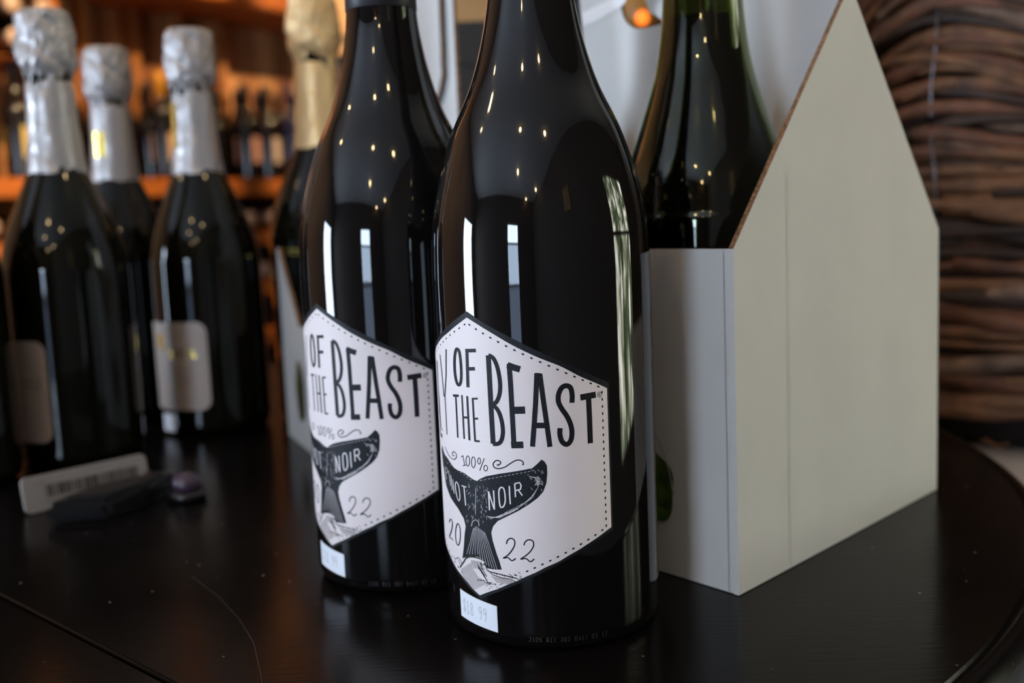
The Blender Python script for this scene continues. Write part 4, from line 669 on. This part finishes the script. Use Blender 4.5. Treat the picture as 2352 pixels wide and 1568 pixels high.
tag(cg, 'sparkling wine bottle with crinkled gold foil standing behind the left carrier', 'bottle')
wrap_marks(cg, .0462, [(-60, 40, .139, .1405), (-60, 40, .136, .1368)], gold, 'gold_band', off=.0006)

# ------------------------------------------------------------------ cardboard carriers
CW, CL, CT = .2012, .197, .0024
def carrier(C, e, l, cl, label, dip, hole, hh, prints, wall_z=.1428, flap=False, clear=None):
    C, e, l = Vector((*C, 0)), Vector((*e, 0)), Vector((*l, 0)); z = ZX
    root = empty('bottle_carrier', C); tag(root, label, 'carrier')
    inv = Matrix.Translation(-C)
    def add(o): o.data.transform(inv); o.parent = root; return o
    M = [card, card_edge]
    def white_folds(o):
        for f in o.data.polygons:
            if f.material_index == 1:
                ev = [(o.data.vertices[a].co - o.data.vertices[c].co).normalized() for a, c in f.edge_keys]
                if max(abs(q.z) for q in ev) > .999: f.material_index = 0
        return o
    ne = e.cross(z).normalized(); ne = ne if ne.dot(l) < 0 else -ne         # outward normal of the near end
    nl = l.cross(z).normalized(); nl = nl if nl.dot(e) < 0 else -nl         # outward normal of the near side
    gable = [(0, .0004), (CW, .0004), (CW, wall_z), (CW / 2 + .003, .2535), (CW / 2 - .003, .2535), (0, wall_z)]
    low = [(0, .0004), (CW, .0004), (CW, wall_z), (0, wall_z)]
    g = gable if not dip else low
    g2 = gable if not dip else [(x, min(y, .070)) for x, y in low]
    add(white_folds(panel('end_panel', [g], C, e, z, -ne, CT, M))); add(white_folds(panel('end_panel', [g2], C + l * cl, e, z, ne, CT, M)))
    side = [(0.001, .0004), (cl - .001, .0004), (cl - .001, wall_z), (0.001, wall_z)]
    if dip: side = [(0.0, .0004), (cl, .0004), (cl, wall_z), (cl - .004, wall_z), (cl * .56, .0885), (cl * .44, .0885), (.004, wall_z), (0, wall_z)]
    add(white_folds(panel('side_panel', [side], C - nl * .0003, l, z, -nl, CT, M))); add(white_folds(panel('side_panel', [side], C + e * CW + nl * .0003, l, z, nl, CT, M)))
    hz = [(CT, .003), (cl - CT, .003), (cl - CT, hh), (cl * .75, hh + .004), (cl * .25, hh + .004), (CT, hh)]
    loops = [hz]
    if hole:
        cx, cz, hw, hr = hole; lp = []
        for k in range(12): t = -PI / 2 + PI * k / 11; lp.append((cx + hw + hr * math.cos(t), cz + hr * math.sin(t)))
        for k in range(12): t = PI / 2 + PI * k / 11; lp.append((cx - hw + hr * math.cos(t), cz + hr * math.sin(t)))
        loops.append(lp)
    add(panel('handle_panel', loops, C + e * (CW / 2) - nl * -.0012, l, z, -nl, CT, M))
    add(panel('divider', [[(CT, .003), (CW / 2 - CT, .003), (CW / 2 - CT, .12), (CT, .12)]], C + l * (cl / 2), e, z, ne, CT * .7, M)) if not dip else None
    add(panel('divider', [[(CW / 2 + CT, .003), (CW - CT, .003), (CW - CT, .12), (CW / 2 + CT, .12)]], C + l * (cl / 2), e, z, ne, CT * .7, M))
    add(panel('floor_panel', [[(CT, CT), (CW - CT, CT), (CW - CT, cl - CT), (CT, cl - CT)]], C + z * .0005, e, l, z, CT, M))
    for fn in prints: add(fn(C, e, l, nl, ne))
    return root
print_green = mat('printed_herbs', (.055, .10, .016), .5, var=.85, vscale=150)
print_food = mat('printed_fruit', (.085, .07, .02), .5, var=.95, vscale=70)
def disc_print(u, z, ru, rz, mt, name='printed_picture'):
    def f(C, e, l, nl, ne):
        V = []; n = 40
        for i in range(n):
            t = 2 * PI * i / n; k = 1 + .06 * math.sin(5 * t + 1)
            V.append(C + l * (u + ru * k * math.cos(t)) + ZX * (z + rz * k * math.sin(t)) + nl * .0006)
        return obj(name, V, [tuple(range(n))], mt)
    return f
def line_print(pts, w, off, mt, name, side=True):
    def f(C, e, l, nl, ne):
        V, F = [], []; ax = l if side else e; nn = nl if side else ne
        for i, q in enumerate(pts):
            a, c = Vector(pts[max(i - 1, 0)]), Vector(pts[min(i + 1, len(pts) - 1)]); d = (c - a).normalized(); n = Vector((-d.y, d.x)) * w / 2
            for s in (1, -1): V.append(C + ax * (q[0] + n.x * s) + ZX * (q[1] + n.y * s) + nn * off)
            if i: F.append((2 * i - 2, 2 * i - 1, 2 * i + 1, 2 * i))
        return obj(name, V, F, mt)
    return f
glass_line = mat('printed_glass_outline', (.50, .47, .46), .6)
carr1 = carrier((.089, .411), (.69962, .71451), (-.6392, .7690), CL, 'white house-shaped cardboard carrier on the right holding a green bottle', False, (.098, .2725, .028, .0155), .318,
    [disc_print(.046, .0385, .0125, .0165, print_green), line_print([(.046, .066), (.040, .058), (.036, .048), (.0335, .037)], .0007, .0008, glass_line, 'printed_outline'),
     line_print([(.0048, .001), (.0048, .142)], .0005, .0005, score, 'score_crease'), line_print([(.0415, .001), (.0415, .172)], .0005, .0005, score, 'score_crease', False)])
E2 = (.9162, .4007)
A_ = Vector((-.173, .778)); Bd = Vector((.4002, -.9164)); CLB = .134
nearB = A_ + Bd * CLB
carr2 = carrier((nearB.x, nearB.y), E2, (-Bd.x, -Bd.y), CLB, 'white cardboard carrier with a dipped side, behind the second bottle', True, None, .33,
    [disc_print(CLB - .053, .041, .013, .022, print_food)])
# flap folded back behind the handle hole, and a bright highlight painted as a white strip beside it
C1 = Vector((.089, .411, 0)); e1 = Vector((.69962, .71451, 0)); l1 = Vector((-.6392, .7690, 0)); n1_ = l1.cross(ZX).normalized(); n1_ = n1_ if n1_.dot(e1) < 0 else -n1_
def onto1(o): o.data.transform(Matrix.Translation(-C1)); o.parent = carr1; return o
fl = [(.066, .303), (.066, .268), (.075, .262), (.125, .262), (.136, .269), (.141, .281), (.143, .303)]
onto1(panel('handle_flap', [fl], C1 + e1 * (CW / 2) - n1_ * .016, l1, ZX, -n1_, CT, [card, card_edge]))
streak_m = mat('painted_highlight', (.95, .96, .97), .12, 0, .8, coat=1)  # near-white base colour paints the bright streak on the handle panel
onto1(panel('highlight_streak', [[(.192, .2640), (.160, .2665), (.140, .2715), (.134, .2765), (.150, .2765), (.192, .2700)]], C1 + e1 * (CW / 2) + n1_ * .0016, l1, ZX, n1_, .0002, [streak_m, streak_m]))
# folded-out handle flap of the left carrier
mid = Vector((nearB.x, nearB.y, 0)) + Vector((*E2, 0)) * (CW / 2)
lB = Vector((-Bd.x, -Bd.y, 0)); nB = Vector((-E2[0], -E2[1], 0))
flap = [(.012, .36)] + [(.012 + .004 * math.sin(t), .262 - .02 * 0 + .012 * math.cos(t)) for t in (PI * .3, PI * .5, PI * .7)] + [(.024, .243), (.04, .232), (.10, .232), (.11, .36)]
fo = panel('handle_flap', [flap], mid + nB * .004, lB, ZX, nB, CT, [card, card_edge])
fo.data.transform(Matrix.Translation(-Vector((nearB.x, nearB.y, 0)))); fo.parent = carr2

# bottles in the right carrier
P_G = smooth_prof([(.034, 0), (.038, .0015), (.0402, .006), (.0405, .015), (.0405, .135), (.0392, .155), (.0362, .172), (.0318, .186), (.0262, .203), (.0215, .220), (.0186, .240), (.0174, .258), (.0160, .275), (.0155, .29), (.0165, .291), (.0165, .30)], 5)
gb = empty('wine_bottle', (.0925, .4835, .004)); tag(gb, 'green glass wine bottle standing in the right carrier', 'bottle')
V, F = lathe_data(P_G, 96, True)
inn = [(max(.001, a - .003), min(max(z, .004), .298)) for a, z in P_G]
V2, F2 = lathe_data(inn, 96, True); k = len(V)
obj('glass', V + V2, F + [tuple(i + k for i in f)[::-1] for f in F2], glass_green, gb, smooth=True)
lathe('wine', [(a - .0003, z) for a, z in inn if z < .243] + [(.0010, .243)], wine, gb, 64)
db = empty('wine_bottle', (.0260, .5555, .004)); tag(db, 'dark bottle in the right carrier, mostly hidden behind the front bottle', 'bottle')
lathe('glass', P_G, glass_dark, db, 64)

# black gift box standing far back on the table
bx = empty('gift_box', (.005, 1.0, 0)); tag(bx, 'black upright gift box standing behind the carriers', 'box')
obox('box_body', (-.055, 0, .0005), (.12, 0, 0), (0, .1, 0), (0, 0, .30), mat('black_box', (.012, .010, .009), .5), bx, bevel=.001)
obox('box_lid', (-.0565, -.0015, .301), (.123, 0, 0), (0, .103, 0), (0, 0, .040), mat('black_box', (.012, .010, .009), .5), bx, bevel=.001)

# ------------------------------------------------------------------ small things at the left
plast = mat('black_plastic', (.010, .010, .012), .28)
dv = empty('handheld_device', (-.235, .60, 0)); tag(dv, 'slim black handheld device lying in front of the barcode tag', 'device')
def prism(name, pts, z0, z1, mt, parent, bevel):
    bm = bmesh.new(); lo = [bm.verts.new((x, y, z0)) for x, y in pts]; hi = [bm.verts.new((x, y, z1)) for x, y in pts]; n = len(pts)
    bm.faces.new(lo[::-1]); bm.faces.new(hi)
    for i in range(n): bm.faces.new((lo[i], lo[(i + 1) % n], hi[(i + 1) % n], hi[i]))
    bmesh.ops.bevel(bm, geom=list(bm.edges), offset=bevel, segments=4, affect='EDGES')
    return bmobj(name, bm, mt, parent, smooth=False)
o_ = Vector((-.235, .60))
dp = [(-.262, .556), (-.229, .564), (-.218, .59), (-.207, .622), (-.214, .632), (-.235, .612), (-.258, .582)]
prism('case', [(x - o_.x, y - o_.y) for x, y in dp], .0006, .0125, plast, dv, .0035)
cx_, cy_ = sum(x for x, y in dp) / 7, sum(y for x, y in dp) / 7
prism('top_plate', [((x - cx_) * .72 + cx_ - o_.x, (y - cy_) * .72 + cy_ - o_.y) for x, y in dp], .0124, .0136, mat('device_face', (.02, .018, .017), .4), dv, .0006)
lathe('button', [(.0026, .0136), (.0026, .0150), (.0018, .0156)], mat('device_button', (.05, .03, .02), .3), dv, 16).location = (.012, .012, 0)

tg = empty('barcode_tag', (-.283, .581, 0)); tag(tg, 'pale plastic tag with a barcode, standing behind the black device', 'tag')
td = Vector((.052, .0565, 0)); tl = td.length; td.normalize(); tn = Vector((td.y, -td.x, 0)); lean = (ZX - tn * .18).normalized()
rr_ = .003; pts = []
for cx2, cy2, a0 in ((rr_, rr_, PI), (tl - rr_, rr_, 1.5 * PI), (tl - rr_, .0205 - rr_, 0), (rr_, .0205 - rr_, .5 * PI)):
    for k in range(5): t = a0 + PI / 2 * k / 4; pts.append((cx2 + rr_ * math.cos(t), cy2 + rr_ * math.sin(t)))
tagm = mat('tag_plastic', (.30, .27, .25), .5)
panel('tag_plate', [pts], ZX * .0006, td, lean, -tn, .0022, [tagm, tagm], tg)
V, F = [], []
rn = random.Random(3); s = .0125
while s < tl - .006:
    w = rn.choice((.0005, .0009, .0014)); k = len(V)
    for uu, vv in ((s, .0075), (s + w, .0075), (s + w, .0145), (s, .0145)): V.append(ZX * .0006 + td * uu + lean * vv + tn * .0002)
    F.append((k, k + 1, k + 2, k + 3)); s += w + rn.choice((.0005, .0008, .0012))
obj('barcode', V, F, mat('barcode_ink', (.03, .03, .03), .6), tg)
V, F = [], []
for (s0, s1, v) in ((.006, .014, .0155), (.012, .03, .0052), (.012, .026, .0036)):
    s = s0
    while s < s1:
        k = len(V)
        for uu, vv in ((s, v), (s + .0008, v), (s + .0008, v + .001), (s, v + .001)): V.append(ZX * .0006 + td * uu + lean * vv + tn * .0002)
        F.append((k, k + 1, k + 2, k + 3)); s += .0014
obj('tag_print', V, F, grey_ink, tg)
stp = empty('bottle_stopper', (-.197, .603, 0)); tag(stp, 'tiny dark purple stopper lying right of the black device', 'stopper')
lathe('stopper_base', [(.010, .0004), (.0115, .002), (.0115, .005), (.009, .006)], plast, stp, 24)
lathe('stopper_top', [(.0075, .006), (.0085, .009), (.008, .013), (.005, .0155), (.001, .016)], mat('purple_plastic', (.06, .035, .06), .3), stp, 24)

# ------------------------------------------------------------------ grapevine bundle
vb = empty('grapevine_bundle', (.463, .872, -.03)); tag(vb, 'round bundle of brown grapevine twigs bound with wire, right of the carrier', 'vine bundle')
twm = [mat('twig_%s' % n, c, .7, bump=.7, bscale=90, var=.55, vscale=45, bdist=.002) for n, c in (('red', (.11, .040, .018)), ('brown', (.135, .058, .024)), ('grey', (.15, .085, .055)), ('dark', (.030, .013, .007)))]
rn = random.Random(21)
RV = .185
a_near = math.atan2(-.872, -.463)
for i in range(150):
    layer = rn.random()
    zc = .012 + (i / 150) * .47 + rn.uniform(-.008, .008)
    rad = rn.choice((.003, .004, .0048, .006, .0075)) * (1 if i % 5 else 1.2)
    R0 = RV - rad - (0 if i % 2 else rn.uniform(.004, .016))
    span = rn.uniform(.9, 1.8) ; mid_ = a_near + rn.uniform(-.5, .5)
    kA = max(0, (zc - .13)) * .55; ph = rn.uniform(0, 6); am = rn.uniform(.001, .006); sl = rn.uniform(-.012, .012)
    pts, rads = [], []
    for k in range(18):
        s = (k / 17 - .5) * 2
        a = mid_ + span * s * .6
        da = a - a_near + .46
        z = zc + .03 - kA * min(1.2, abs(da)) ** 1.6 * 1.1 + am * math.sin(s * 3 + ph) + sl * s
        rr = R0 + .003 * math.sin(s * 4 + ph * 2)
        pts.append(Vector((rr * math.cos(a), rr * math.sin(a), max(z, .004 + rad * 1.3)))); rads.append(rad * (1.05 - .3 * (k / 17)) * (1 + .12 * math.sin(k * 2.3 + ph)))
    tube('twig', pts, rads, twm[rn.choice((0, 0, 1, 1, 2, 3))], vb, 6)
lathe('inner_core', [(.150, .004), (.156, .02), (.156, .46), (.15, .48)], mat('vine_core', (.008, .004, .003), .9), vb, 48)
wire = mat('binding_wire', (.25, .25, .27), .35, .8)
for da in (-.46,):
    tube('wire', [Vector(((RV + .001) * math.cos(a_near + da + .015 * math.sin(k)), (RV + .001) * math.sin(a_near + da + .015 * math.sin(k)), .01 + k * .022)) for k in range(22)], .0007, wire, vb, 4)
for k in range(14):       # little tendrils
    a = a_near + rn.uniform(-.35, .75); z = rn.uniform(.01, .42) if k > 5 else .012
    q = Vector((RV * math.cos(a), RV * math.sin(a), z)); d = Vector((math.cos(a), math.sin(a), 0)); tg2 = Vector((-d.y, d.x, 0))
    tube('tendril', [q, q + d * .008 + tg2 * .006 + ZX * .004, q + d * .013 + tg2 * .016 + ZX * (-.002 if z > .02 else .001), q + d * .017 + tg2 * .024 + ZX * .005], .0009, twm[1], vb, 5)

# amber lantern glimpsed through the handle hole
al = empty('table_lantern', (.124, .955, 0)); tag(al, 'amber glass lantern with an orange bulb, glimpsed through the right carrier handle hole', 'lantern')
lathe('stand', [(.03, .0005), (.03, .006), (.006, .012), (.005, .30), (.014, .306), (.014, .312)], mat('lantern_metal', (.05, .04, .03), .4, .8), al, 24)
lathe('amber_globe', smooth_prof([(.006, .312), (.016, .318), (.020, .330), (.0165, .345), (.005, .352)], 4), mat('amber_glass', (.42, .20, .045), .25), al, 24)
bl = lathe('bulb', smooth_prof([(.001, -.0065), (.0045, -.005), (.0065, 0), (.0045, .005), (.001, .0065)], 4), mat('amber_glow', (.5, .12, .01), .2, emis=(1, .2, .02), estr=1.6), al, 16)
bl.location = (.002, -.0165, .3265)
